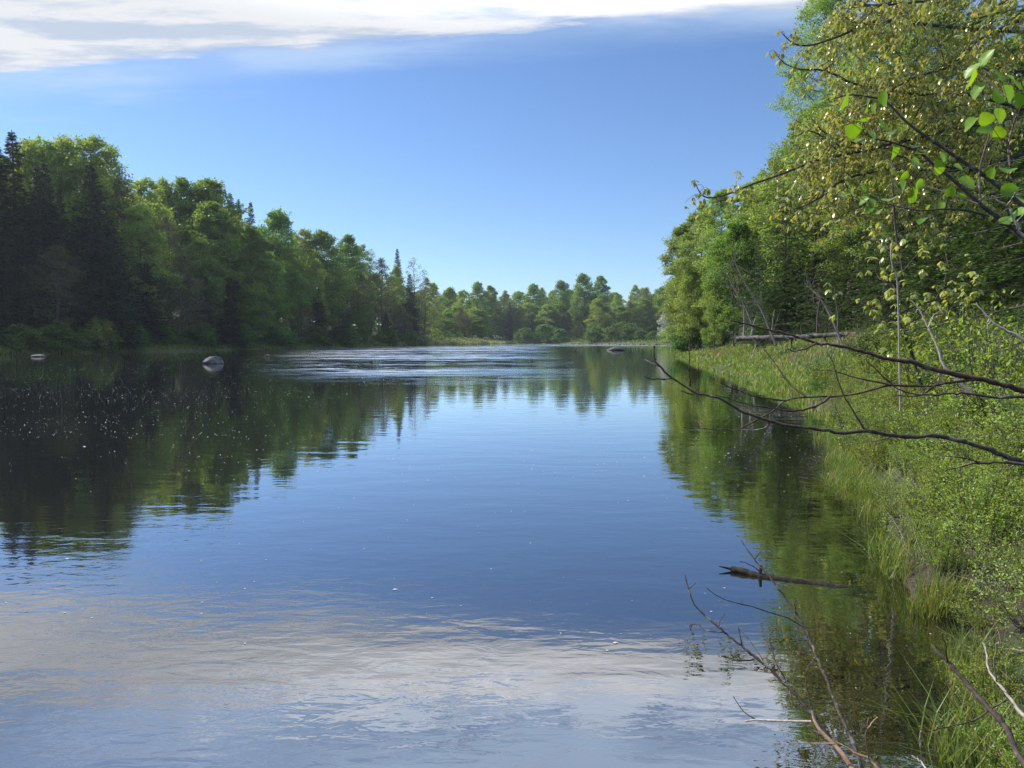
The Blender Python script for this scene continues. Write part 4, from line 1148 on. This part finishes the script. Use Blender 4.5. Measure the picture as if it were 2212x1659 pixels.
def sapling(name, stems, d0, d1, polys, lab, lm='ymaple', ls=(.045, .078), seed=3, stem_mat='twigbark', dens=1.0, k=1.0):
    """thin stems (crop-5 coordinates) with leaf clusters along side twigs"""
    r_ = np.random.default_rng(seed); base = None; wb = MB(); lb = MB(); C_ = []; U_ = []
    first = path3([c5(*q) for q in stems[0][0]], d0, d1, 3)
    off = first[0].copy(); root = empty(name, off)
    for pts, ra, rb, leafy in stems:
        p = path3([c5(*q) for q in pts], d0, d1, 3) - off
        tube(wb, p, ra * k, rb * k, sides=5, knob=.15, rng=r_)
        if not leafy: continue
        seg = np.r_[0, np.cumsum(np.linalg.norm(np.diff(p, axis=0), axis=1))]
        ns = int(seg[-1] / (0.075 * k) * dens * leafy)
        for q in range(ns):
            f = (q + r_.random()) / ns; s0 = np.array([np.interp(f * seg[-1], seg, p[:, k]) for k in range(3)])
            e = s0 + unit(r_.normal(0, 1, 3) + np.array([0, 0, .2])) * r_.uniform(.05, .28) * k
            tube(wb, spline([s0, (s0 + e) / 2 + np.array([0, 0, .02]), e], 2), .0025 * k, .0013 * k, sides=3, cap=False)
            for b in ([e] if r_.random() < .5 else [e, (s0 + e) / 2]):
                n = int(r_.integers(4, 8)); a = r_.uniform(0, 6.28, n); sp = r_.uniform(.3, 1.1, n)
                C_.append(np.repeat(b[None], n, 0)); U_.append(np.column_stack([np.cos(a) * sp, np.sin(a) * sp, -r_.uniform(.2, 1., n)]))
    wb.build('stem', M[stem_mat], root, smooth=True)
    if C_:
        C = np.concatenate(C_); U = np.concatenate(U_); L = k * r_.uniform(*ls, len(C))
        leaves(lb, C, U, unit(U * np.array([1, 1, 0])) + np.array([0, 0, .8]) + r_.normal(0, .35, C.shape), L, L * .5, r_, fold=-.12, shape='oval')
        lb.build('foliage', M[lm], root)
    tag(root, lab, 'sapling')
    return root


sapling('maple_sapling', [
    ([(1580, 1180), (1540, 1080), (1500, 930), (1430, 750), (1425, 600), (1455, 480), (1420, 300), (1400, 100), (1395, -30)], .017, .008, .55),
    ([(1440, 760), (1380, 720), (1290, 690), (1180, 650), (1100, 620)], .007, .003, 1.6),
    ([(1425, 600), (1380, 540), (1320, 520), (1290, 440)], .006, .003, 1.3),
    ([(1435, 720), (1520, 680), (1640, 640), (1760, 600), (1900, 520)], .008, .003, 1.9),
    ([(1450, 800), (1560, 740), (1680, 720), (1800, 640)], .007, .003, 1.9),
    ([(1440, 780), (1380, 800), (1320, 760), (1260, 760)], .006, .003, 1.6),
    ([(1430, 420), (1360, 330), (1290, 300), (1240, 310)], .006, .003, 1.2),
    ([(1455, 480), (1540, 380), (1640, 300), (1700, 270)], .006, .003, 0.9),
    ([(1640, 640), (1690, 540), (1710, 440), (1700, 380)], .005, .003, 1.4)],
    12.0, 12.6, None, 'thin dark upright maple sapling with hanging yellow leaves right of centre of the right bank', k=1.85)
sapling('dead_sapling', [
    ([(1840, 1170), (1690, 1020), (1660, 930), (1600, 800), (1550, 700), (1500, 640)], .011, .004, 0),
    ([(1600, 800), (1630, 730), (1700, 690)], .004, .002, 0)],
    5.0, 5.3, None, 'pale grey bare stem leaning left in front of the yellow leaved sapling', stem_mat='paletwig', seed=4)
sapling('leafless_stem', [
    ([(1440, 380 + 900), (1424, 560), (1400, 470), (1385, 380), (1395, 300)], .010, .005, 0)],
    7.4, 7.5, None, 'pale thin trunk just left of the dark upright sapling', stem_mat='paletwig', seed=5)


def near_branch(name, main, twigs, label, mat='twigbark', rm=(.009, .0028), d=(2.9, 2.6), conv=c5, extra=(), cat='branch', tw=(.0034, .0014)):
    r_ = np.random.default_rng(abs(hash(len(main) * 7 + len(twigs))) % 9999)
    first = path3([conv(*q) for q in main], d[0], d[1], 4); off = first[0].copy()
    root = empty(name, off); mb = MB()
    p = first - off; k = len(p)
    p = p + r_.normal(0, .0016, p.shape)
    rr_ = np.linspace(rm[0], rm[1], k) * (1 + .10 * r_.normal(0, 1, k)); rr_[::5] *= 1.18
    tube(mb, p, rr_, sides=8)
    mb.build('main_stem', M[mat], root, smooth=True)
    q2 = np.array([conv(*q) for q in main]); seg = np.r_[0, np.cumsum(np.linalg.norm(np.diff(q2, axis=0), axis=1))]; seg /= seg[-1]
    done = [(q2, d[0] + (d[1] - d[0]) * seg)]
    for pts in twigs:
        c = np.array([conv(*q) for q in pts])
        best = (1e9, d[0])
        for qq, dd in done:      # depth of the spot where the twig leaves
            for i in range(len(qq) - 1):
                for t in (0, .25, .5, .75, 1):
                    z_ = qq[i] + (qq[i + 1] - qq[i]) * t; e_ = np.hypot(*(z_ - c[0]))
                    if e_ < best[0]: best = (e_, dd[i] + (dd[i + 1] - dd[i]) * t)
        ds = best[1]; de = ds + r_.uniform(-.22, .22)
        ll = len(c)
        pp = path3(c, ds, de, 3) - off; pp[1:] += r_.normal(0, .0011, pp[1:].shape)
        plen = np.sum(np.linalg.norm(np.diff(pp, axis=0), axis=1))
        tb_ = MB(); ra = tw[0] * (1.25 if plen > .5 else 1.0)
        tube(tb_, pp, np.linspace(ra, tw[1], len(pp)) * (1 + .12 * r_.normal(0, 1, len(pp))), sides=6)
        e = pp[-1]; bud = np.array([e, e + (pp[-1] - pp[-2]) * .25, e + (pp[-1] - pp[-2]) * .5])
        tube(tb_, bud, [tw[1], tw[1] * 1.9, tw[1] * .5], sides=5)
        for h in range(int(plen / .12) if len(pp) > 3 else 0):     # little spurs
            i = int(r_.integers(1, len(pp) - 1)); s0 = pp[i]; T = unit(pp[i + 1] - pp[i - 1])
            e = s0 + unit(T * .7 + r_.normal(0, .6, 3)) * r_.uniform(.008, .03)
            tube(tb_, np.array([s0, e]), tw[1], tw[1] * .8, sides=4)
        tb_.build('twig', M[mat], root, smooth=True)
        done.append((c, np.linspace(ds, de, len(c))))
    for pts, r0, r1, mm in extra:
        tb_ = MB(); tube(tb_, path3([conv(*q) for q in pts], d[0], d[0] + (d[1] - d[0]) * .3, 4) - off, r0, r1, sides=8)
        tb_.build('peeled_stem', M[mm], root, smooth=True)
    tag(root, label, cat)
    return root


near_branch('bare_branch', [(2500, 1290), (2300, 1210), (2147, 1160), (2000, 1120), (1900, 1095), (1720, 1060), (1600, 1030), (1520, 1000), (1400, 985), (1300, 960), (1215, 935), (1090, 905), (960, 888), (850, 850), (720, 820), (600, 790), (470, 760)],
            [[(1900, 1098), (1840, 1100), (1700, 1120), (1600, 1135), (1400, 1130), (1300, 1150), (1180, 1180), (1050, 1195), (900, 1195), (780, 1218), (740, 1250), (700, 1285), (630, 1320), (560, 1360), (500, 1385), (400, 1380), (320, 1378), (215, 1372)],
             [(960, 888), (900, 920), (830, 935), (800, 920)], [(1700, 1120), (1660, 1075), (1600, 1060)],
             [(900, 1195), (840, 1150), (780, 1090), (720, 1000), (650, 910), (615, 870)],
             [(780, 1218), (640, 1200), (520, 1165), (420, 1125)],
             [(1035, 1195), (980, 1240), (880, 1270), (800, 1278), (680, 1255), (560, 1240), (405, 1190)],
             [(1400, 1130), (1340, 1080), (1260, 1000), (1245, 980)],
             [(1400, 1130), (1200, 1090), (1060, 1050), (950, 1040)],
             [(320, 1378), (290, 1345), (265, 1330)],
             [(1300, 962), (1330, 965), (1300, 990)],
             [(1640, 1130), (1560, 1185), (1450, 1190)]],
            'reddish bare branch forking across the right bank, the thickest of the bare ones', mat='redbark', rm=(.0125, .0032), d=(2.75, 3.05), tw=(.0046, .0016))
near_branch('bare_branch', [(2500, 1210), (2147, 1195), (1980, 1198), (1830, 1175), (1740, 1178), (1560, 1185), (1450, 1160), (1380, 1120)],
            [[(1560, 1185), (1600, 1130), (1660, 1080)], [(1830, 1175), (1760, 1140)]],
            'thin grey bare branch running level just below the reddish one', rm=(.0065, .002), d=(2.6, 2.8))
near_branch('bare_branch', [(2500, 1720), (2300, 1640), (2147, 1575), (2050, 1540), (1930, 1490), (1800, 1450), (1650, 1420), (1530, 1425), (1400, 1415), (1240, 1390), (1110, 1405), (1000, 1385), (800, 1360), (640, 1320), (520, 1270), (400, 1200), (290, 1180), (140, 1090), (60, 1020), (30, 970), (30, 910)],
            [[(240, 1135), (238, 1090), (232, 1030), (235, 940)], [(140, 1090), (60, 1095), (0, 1090), (-25, 1080)], [(60, 1022), (20, 1005), (-20, 985)],
             [(1240, 1390), (1180, 1290), (1130, 1210), (1080, 1090), (1060, 1010), (1030, 960)], [(290, 1180), (240, 1180), (190, 1163)],
             [(690, 1340), (680, 1365), (620, 1385), (500, 1385)], [(1400, 1415), (1340, 1440), (1240, 1455)]],
            'longest grey bare branch reaching left over the water with an upturned tip', rm=(.0098, .0030), d=(2.5, 2.75), tw=(.0036, .0016))
near_branch('bare_branch', [(2500, 1600), (2147, 1580), (1980, 1570), (1860, 1575), (1760, 1600), (1690, 1620)],
            [[(1900, 1572), (1800, 1545), (1680, 1535)]], 'short grey bare branch under the longest one at the right edge', rm=(.006, .002), d=(2.3, 2.5))
near_branch('bare_branch', [(2500, 1080), (2147, 870), (2080, 830), (2000, 790), (1940, 740), (1870, 655)],
            [[(1960, 760), (1940, 800), (1960, 830)]], 'pale grey bare branch pointing up left near the right edge', mat='paletwig', rm=(.006, .0022), d=(2.6, 2.8))
near_branch('bare_branch', [(2500, 560), (2147, 275), (2120, 230), (2090, 180), (2060, 110), (2020, 85), (1970, 45)],
            [[(2050, 105), (2080, 60), (2095, 30)], [(2100, 200), (2147, 150)]], 'crooked pale bare twig among the big round leaves at the right edge', mat='paletwig', rm=(.006, .0022), d=(2.5, 2.6))
# lower branches over the water
near_branch('dead_branch', [(1240, 1900), (1100, 1670), (1060, 1620), (990, 1520), (930, 1430), (880, 1360), (800, 1270), (720, 1190), (640, 1110), (570, 1060), (500, 1000), (440, 950), (380, 900), (310, 840), (250, 780), (215, 690), (195, 620)],
            [[(380, 900), (385, 860), (410, 830)], [(400, 925), (310, 915), (270, 885), (225, 888), (230, 915)], [(570, 1075), (480, 1078), (405, 1058)],
             [(640, 1110), (600, 1050), (545, 970), (500, 920)], [(505, 1000), (490, 930)], [(735, 1195), (735, 1170), (690, 1100), (670, 1020), (650, 950), (685, 905)],
             [(890, 1380), (870, 1300), (850, 1180), (865, 1110), (900, 1060)], [(575, 1397), (510, 1350), (465, 1285)], [(220, 690), (245, 665)],
             [(930, 1480), (850, 1430), (790, 1330), (760, 1250), (735, 1180)]],
            'dark dead branch with many twigs rising left over the water at the bottom', conv=c6, rm=(.0085, .0022), d=(2.15, 2.75),
            extra=[([(1120, 1700), (1060, 1600), (1000, 1530), (930, 1460), (895, 1400), (885, 1350)], .009, .004, 'tan'), ([(880, 1408), (730, 1405), (580, 1400), (525, 1407)], .004, .003, 'paletwig')], tw=(.0030, .0013))
near_branch('dead_branch', [(1260, 1950), (1155, 1670), (1120, 1560), (1060, 1430), (1000, 1280), (930, 1110), (890, 1010), (840, 900), (800, 830), (740, 740), (680, 660), (620, 590), (570, 530), (520, 460), (500, 430)],
            [[(840, 900), (750, 850), (600, 800), (470, 765), (380, 735), (318, 695)], [(800, 830), (790, 790), (795, 755)], [(575, 530), (590, 510), (605, 495)],
             [(610, 600), (560, 570), (505, 545)], [(670, 640), (678, 620)]],
            'smooth dark dead branch rising steepest from the bottom edge', conv=c6, rm=(.0075, .0018), d=(2.1, 2.9), tw=(.0026, .0013))
near_branch('dead_branch', [(1420, 1850), (1250, 1670), (1190, 1610), (1080, 1560), (990, 1500)],
            [[(1190, 1610), (1175, 1500), (1180, 1440), (1168, 1400)], [(1180, 1450), (1205, 1420), (1230, 1390)], [(1010, 1528), (880, 1528), (800, 1525)]],
            'short reddish dead twig with an upright fork at the bottom edge', conv=c6, mat='tan', rm=(.005, .002), d=(2.0, 2.2), tw=(.0026, .0013))
near_branch('dead_branch', [(2250, 1900), (2028, 1640), (1930, 1440), (1840, 1340), (1760, 1250), (1700, 1180), (1640, 1110), (1590, 1060), (1530, 1000)],
            [[(1615, 1085), (1605, 1000), (1585, 940)], [(1840, 1345), (1760, 1400), (1650, 1430), (1545, 1452)], [(1850, 1340), (1900, 1310), (1950, 1290)]],
            'brown broken branch leaning left in the lower right corner', conv=c6, rm=(.011, .006), d=(2.0, 2.5), tw=(.0034, .0016))
near_branch('dead_branch', [(2300, 1560), (2028, 1370), (1960, 1290), (1880, 1190), (1830, 1100), (1820, 1010), (1805, 980)],
            [[(1880, 1190), (1870, 1100), (1880, 1000)]],
            'pale curved twig standing in the lower right corner', conv=c6, mat='paletwig', rm=(.006, .002), d=(2.0, 2.4))
near_branch('dead_branch', [(1640, 1900), (1500, 1660), (1460, 1620), (1425, 1595)], [[(1470, 1540), (1465, 1500), (1470, 1465)]],
            'tiny dead twig at the bottom edge left of the grass', conv=c6, mat='paletwig', rm=(.003, .0015), d=(1.9, 2.1))

# branch with big round leaves close to the camera
def round_leaf_bush():
    r_ = np.random.default_rng(61)
    stems = [([(2500, 1640), (2300, 1500), (2212, 1410), (2100, 1310), (1960, 1210), (1850, 1110), (1760, 1030), (1690, 980), (1600, 900), (1500, 860), (1400, 830), (1330, 820)], .0115, .0028),
             ([(2500, 1480), (2212, 1220), (2100, 1130), (1960, 1020), (1850, 950), (1750, 880), (1600, 780), (1500, 700), (1400, 600), (1300, 570), (1180, 560), (1060, 590)], .010, .0024),
             ([(1955, 1200), (1950, 1100), (1950, 1000), (1975, 900), (2000, 820), (2030, 700), (2060, 560)], .005, .002),
             ([(2000, 1270), (1800, 1230), (1600, 1240), (1450, 1210), (1340, 1190), (1170, 1150)], .0045, .0018),
             ([(1960, 1210), (1750, 1130), (1600, 1090)], .004, .002),
             ([(2500, 800), (2212, 600), (2100, 560), (2000, 480), (1920, 420)], .006, .002),
             ([(2130, 980), (2120, 850), (2160, 700), (2200, 620)], .0035, .002)]
    pos = [(1040, 540, 84), (1010, 595, 80), (1085, 575, 50), (1035, 630, 60), (1160, 590, 100), (1290, 620, 90), (1385, 580, 80), (1330, 640, 60), (1255, 705, 90), (1380, 730, 84), (1205, 770, 100), (1250, 820, 80), (1320, 800, 80), (1430, 780, 80),
           (1570, 860, 70), (1450, 895, 80), (1580, 960, 84), (1740, 930, 80), (1830, 985, 70), (1565, 1140, 100), (1500, 1095, 80), (1600, 1085, 60), (1880, 1075, 96), (1970, 1080, 70), (2120, 1000, 84), (2130, 1120, 90),
           (2120, 1290, 100), (2180, 1250, 80), (1150, 1150, 60), (1205, 1130, 64), (1265, 1180, 66), (1320, 1195, 80), (1420, 1170, 96), (1365, 1240, 74), (1300, 1235, 50), (1610, 1300, 60), (1720, 1210, 60), (1900, 470, 110), (1990, 340, 90),
           (1905, 415, 90), (2060, 435, 100), (2160, 480, 120), (1940, 530, 90), (2120, 550, 110), (2060, 570, 90), (2180, 590, 84), (1890, 730, 90), (1990, 700, 80), (1990, 765, 90), (2065, 785, 80), (2070, 680, 90), (1510, 1035, 50), (1440, 1010, 60),
           (1710, 985, 84), (2190, 1180, 70), (1780, 1130, 60), (1840, 1150, 60), (1640, 1230, 50), (2020, 1020, 60), (1600, 900, 60)]
    allp = [path3([c4(*q) for q in s[0]], 2.75, 3.0 + .1 * (i % 3), 4) for i, s in enumerate(stems)]
    off = allp[0][0].copy(); root = empty('round_leaved_branch', off); wb = MB(); lb = MB()
    for p, (q, ra, rb) in zip(allp, stems): tube(wb, p - off, ra, rb, sides=8, knob=.12, rng=r_)
    pts = np.vstack(allp) - off
    for (u, v, sz) in pos:
        c = np.array(P(*c4(u, v), 2.85 + r_.uniform(-.15, .12))) - off
        j = np.argmin(np.linalg.norm(pts - c, axis=1)); s0 = pts[j]
        L = sz / 2.011 * K / FPX * 2.85 * 1.12; W = L * r_.uniform(.72, .9)
        dirv = unit(c - s0 + r_.normal(0, .02, 3) + np.array([-.015, 0, 0])); b0 = c - dirv * L * .5
        tube(wb, spline([s0, (s0 + b0) / 2 + np.array([0, 0, .006]), b0], 3), .0016, .0009, sides=4, cap=False)
        nrm = unit(np.array([r_.normal(-.35, .5), -.75 + r_.normal(0, .45), r_.normal(.55, .4)]))
        S = unit(np.cross(dirv, nrm)); Z = np.cross(S, dirv)
        # ovate, finely toothed blade cupped along its midrib
        m = 12; tt = np.linspace(0, 1, m); prof = np.sin(math.pi * tt ** .78) ** .62 * .5; prof[0] = 0; prof[-1] = 0
        prof = prof * (1 + .06 * np.where(np.arange(m) % 2, 1, -1))
        mid = b0 + np.outer(tt * L, dirv) - np.outer(tt ** 2 * L * .16, Z)
        V = [mid]
        for sg in (1, -1):
            V.append(mid + np.outer(prof * W * .55 * sg, S) + np.outer(prof * W * .10, Z))
            V.append(mid + np.outer(prof * W * 1.02 * sg, S) + np.outer(prof * W * (.26 + .05 * np.sin(tt * 14)), Z))
        V = np.concatenate(V); F = []
        for i in range(m - 1):
            F += [[i, i + 1, m + i + 1, m + i], [m + i, m + i + 1, 2 * m + i + 1, 2 * m + i], [i + 1, i, 3 * m + i, 3 * m + i + 1], [3 * m + i + 1, 3 * m + i, 4 * m + i, 4 * m + i + 1]]
        lb.add(V, F, r_.random())
    wb.build('stem', M['twigbark'], root, smooth=True); lb.build('foliage', M['round'], root, smooth=True)
    tag(root, 'near branch with big round glowing green leaves at the right edge', 'branch')


round_leaf_bush()


# ------------------------------------------------------------------ logs, rocks, flecks
def log_mesh(pts, r0, r1, seed, sides=14, rough=.08):
    r_ = np.random.default_rng(seed); p = spline(pts, 8); k = len(p)
    mb = MB(); r = np.linspace(r0, r1, k) * (1 + rough * r_.normal(0, 1, k))
    tube(mb, p, r, sides=sides)
    V = mb.v[0]; V += r_.normal(0, r0 * rough * .7, V.shape).astype(np.float32)
    return mb


def fallen_log():
    A = np.array(P(*c5(505, 862), 38)); B = np.array(P(*c5(1250, 835), 33)); Cc = np.array(P(*c5(1960, 842), 28.5))
    off = np.array([A[0], A[1], gz(A[0], A[1])]); root = empty('fallen_log', off)
    pts = [A, (A + B) / 2 + np.array([0, 0, -.03]), B, Cc, Cc + (Cc - B) * .3 + np.array([0, 0, -.2])]
    log_mesh([q - off for q in pts], .135, .07, 71).build('log', M['log'], root, smooth=True)
    r_ = np.random.default_rng(8)
    for st in [[(590, 845), (600, 790), (612, 750), (620, 745)], [(708, 830), (712, 760), (720, 700)], [(1082, 830), (1085, 740), (1072, 640), (1065, 565)], [(965, 835), (968, 720), (985, 620)], [(880, 835), (872, 790)],
               [(612, 880), (612, 915), (595, 945)], [(748, 870), (755, 900), (768, 930)], [(1010, 850), (1000, 930)], [(820, 860), (815, 920)], [(545, 850), (548, 760), (540, 640)]]:
        m = MB(); dep = np.interp(st[0][0], [505, 1250, 1960], [38, 33, 28.5])
        tube(m, path3([c5(*q) for q in st], dep, dep - r_.uniform(.1, .6), 3) - off, .065, .02, sides=6)
        m.build('branch_stub', M['deadtwig'] if st[0][0] > 800 else M['paletwig'], root, smooth=True)
    m = MB()
    for i in range(90):
        f = r_.random(); b = A + (Cc - A) * f - off; e = b + np.array([r_.normal(0, .5), r_.uniform(-.9, .4), r_.uniform(-.7, 1.0)]) * r_.uniform(.4, 1.3)
        tube(m, spline([b, (b + e) / 2 + r_.normal(0, .08, 3), e], 3), .012, .004, sides=4, cap=False)
        for q in range(3):
            c = b + (e - b) * r_.uniform(.3, 1); tube(m, np.array([c, c + r_.normal(0, .22, 3)]), .006, .003, sides=3, cap=False)
    m.build('dead_twigs', M['deadtwig'], root)
    tag(root, 'big grey fallen log lying level on the right bank with broken stubs', 'log')


fallen_log()
for k_, (pts, dep, lab) in enumerate([
        ([(730, 900), (700, 830), (640, 690), (560, 560), (500, 440), (470, 390)], 30, 'long thin dead stem leaning left across the fallen log'),
        ([(1110, 900), (1060, 780), (1000, 660), (940, 590), (890, 545)], 30, 'shorter dead stem leaning left behind the middle of the fallen log'),
        ([(600, 820), (560, 700), (480, 560), (430, 470)], 36, 'leaning dead stem at the left end of the fallen log')]):
    p = path3([c5(*q) for q in pts], dep, dep + 2, 4); off = p[0].copy(); root = empty('dead_tree', off)
    m = MB(); r_ = np.random.default_rng(90 + k_); tube(m, p - off, .06, .015, sides=6); m.build('stem', M['deadtwig'], root, smooth=True)
    m = MB()
    for i in range(40):
        j = int(r_.integers(3, len(p) - 1)); s0 = p[j] - off; e = s0 + unit(r_.normal(0, 1, 3) + np.array([-.5, 0, -.1])) * r_.uniform(.3, 1.3)
        tube(m, spline([s0, (s0 + e) / 2 + r_.normal(0, .06, 3), e], 3), .012, .004, sides=3, cap=False)
        for q in range(2):
            b = s0 + (e - s0) * r_.uniform(.4, .9); tube(m, np.array([b, b + r_.normal(0, .2, 3)]), .006, .003, sides=3, cap=False)
    m.build('twigs', M['deadtwig'], root)
    tag(root, lab, 'dead tree')

wl = [np.array([*G(*c6(u, v), zz), zz]) for u, v, zz in [(447, 585, .016), (520, 600, .012), (600, 625, -.002), (750, 650, -.010), (900, 672, -.016), (1080, 700, -.03), (1400, 745, -.14)]]
off = wl[0] * np.array([1, 1, 0]); root = empty('sunken_log', off)
log_mesh([q - off for q in wl], .025, .036, 72, rough=.05).build('log', M['wetlog'], root, smooth=True)
m = MB(); tube(m, np.array([wl[0] - off, wl[0] - off + np.array([-.09, .02, .015])]), .012, .004, sides=5); m.build('splinter', M['wetlog'], root)
m = MB(); q = wl[2] - off; tube(m, np.array([q, q + np.array([.01, 0, .085])]), .018, .01, sides=6); m.build('stub', M['wetlog'], root)
tag(root, 'dark wet log lying half sunken in the water at the right bank', 'log')


def rock_mesh(name, seed, sx, sy, sz, mat, sub=4, sharp=.35):
    import bmesh
    r_ = random.Random(seed); bm = bmesh.new(); bmesh.ops.create_icosphere(bm, subdivisions=sub, radius=1)
    ph = [(Vector((r_.uniform(-1, 1), r_.uniform(-1, 1), r_.uniform(-1, 1))).normalized(), r_.uniform(.55, .92)) for _ in range(11)]
    for v in bm.verts:
        for nn_, dd_ in ph:
            t = v.co.dot(nn_)
            if t > dd_: v.co -= nn_ * (t - dd_) * .85
        v.co *= 1 + .05 * math.sin(v.co.x * 5 + seed) * math.sin(v.co.y * 4) + .02 * math.sin(v.co.z * 13 + v.co.x * 9)
        v.co = Vector((v.co.x * sx, v.co.y * sy, v.co.z * sz))
    me = bpy.data.meshes.new(name); bm.to_mesh(me); bm.free(); me.materials.append(mat)
    for p_ in me.polygons: p_.use_smooth = True
    o = bpy.data.objects.new(name, me); COL.objects.link(o); return o


for px, py, w, h, mt, lab in [
        (77, 771, 1.6, .26, 'rock', 'low pale flat rock in the river under the tallest spruce'),
        (457, 786, 1.75, .56, 'rock', 'large rounded grey boulder standing out of the river on the left'),
        (577, 769.5, .75, .2, 'rock', 'small pale rock in the river right of the large boulder'),
        (681, 753, 1.1, .25, 'rock', 'small white rock at the foot of the shaded left bank'),
        (1330, 757, 3.3, .62, 'darkrock', 'flat dark rock in the river in front of the far shore'),
        (1640, 822, .34, .2, 'rock', 'fist sized pale rock on the edge of the grassy right bank')]:
    gx, gy = G(px, py)
    o = rock_mesh('boulder' if w > 1 else 'rock', int(px), w / 2, w / 2 * .8, h, M[mt]); o.location = (gx, gy + w * .3, -0.0 if w > .5 else .08)
    tag(o, lab, 'rock')
sp_ = rock_mesh('shore_stone', 5, .5, .4, .35, M['rock'], 3)
first = True
for i in range(34):
    px = 1235 + i * 8.2 + rng.normal(0, 3); py = float(np.interp(px, [1200, 1300, 1400, 1450, 1500], [742.6, 743.8, 745.2, 746.4, 747.0]))
    gx, gy = G(px, py); o = sp_ if first else copy_thing(sp_); first = False
    o.location = (gx, gy + rng.uniform(0, 2.5), .05); s_ = rng.uniform(.5, 1.5); o.scale = (s_ * 1.2, s_, s_); o.rotation_euler = (0, 0, rng.uniform(0, 6))
    tag(o, 'grey stone lying at the waterline of the far right shore', 'stone', 'stones along the far shore')

# tiny pale flecks scattered in clusters over the water surface
def flecks():
    r_ = np.random.default_rng(81); mb = MB(); V = []; n_ = 0
    xs_ = []; 
    for n, x0, x1, y0, y1, s0, s1 in [(21000, -52, -5, 13, 76, .004, .011), (1500, -16, 8, 9, 30, .005, .010), (700, -8, 9, 4, 14, .003, .007), (260, -3, 3.2, 2.8, 6, .0008, .002), (900, 0, 12, 15, 60, .005, .012)]:
        x = r_.uniform(x0, x1, n); y = y0 * (y1 / y0) ** r_.random(n)
        k = (r_.random(n) < np.clip(.5 + .35 * wob(x * .22, y * .55) + .25 * wob(x * .9 + 3, y * 1.8), .15, 1)) & (sdist(x, y) < -.1)
        x, y = x[k], y[k]; s = r_.uniform(s0, s1, len(x)) * np.where(r_.random(len(x)) < .06, 1.8, 1)
        xs_.append(np.column_stack([x, y, s]))
    A = np.concatenate(xs_); n = len(A); m = 6
    th = np.arange(m) * 2 * math.pi / m
    rr2 = A[:, 2:3] * r_.uniform(.5, 1.1, (n, m)); el = r_.uniform(1.0, 1.8, (n, 1))
    top = np.stack([A[:, :1] + np.cos(th) * rr2 * el, A[:, 1:2] + np.sin(th) * rr2, np.full((n, m), .003)], -1)
    apex = np.stack([A[:, 0], A[:, 1], .003 + A[:, 2] * .45], -1)[:, None]
    V = np.concatenate([top, apex], 1).reshape(-1, 3); k = np.arange(n)[:, None] * 7
    for q in range(m):
        mb.add(V, k + np.array([[q, (q + 1) % m, 6]])) if q == 0 else mb.f.append(k + np.array([[q, (q + 1) % m, 6]]))
    m_, N = new_mat('fleck'); p = N.n('ShaderNodeBsdfPrincipled'); p.inputs['Base Color'].default_value = (.42, .41, .38, 1); p.inputs['Roughness'].default_value = .9
    out = N.n('ShaderNodeOutputMaterial'); N.l(p.outputs[0], out.inputs[0])
    tag(mb.build('pale_flecks', m_), 'tiny white flecks scattered over the river', 'fleck', kind='stuff')


flecks()


# ------------------------------------------------------------------ air
def haze():
    mb = MB(); x0, x1, y0, y1, z0, z1 = -420, 520, -40, 620, -4.0, 62
    V = [(x, y, z) for z in (z0, z1) for y in (y0, y1) for x in (x0, x1)]
    mb.add(V, [[0, 2, 3, 1], [4, 5, 7, 6], [0, 1, 5, 4], [2, 6, 7, 3], [0, 4, 6, 2], [1, 3, 7, 5]])
    m, N = new_mat('haze_air'); p = N.n('ShaderNodeVolumePrincipled')
    p.inputs['Color'].default_value = (.80, .88, 1.0, 1); p.inputs['Density'].default_value = 0.00016; p.inputs['Anisotropy'].default_value = 0.3
    out = N.n('ShaderNodeOutputMaterial'); N.l(p.outputs[0], out.inputs['Volume'])
    tag(mb.build('haze', m), kind='stuff')


haze()
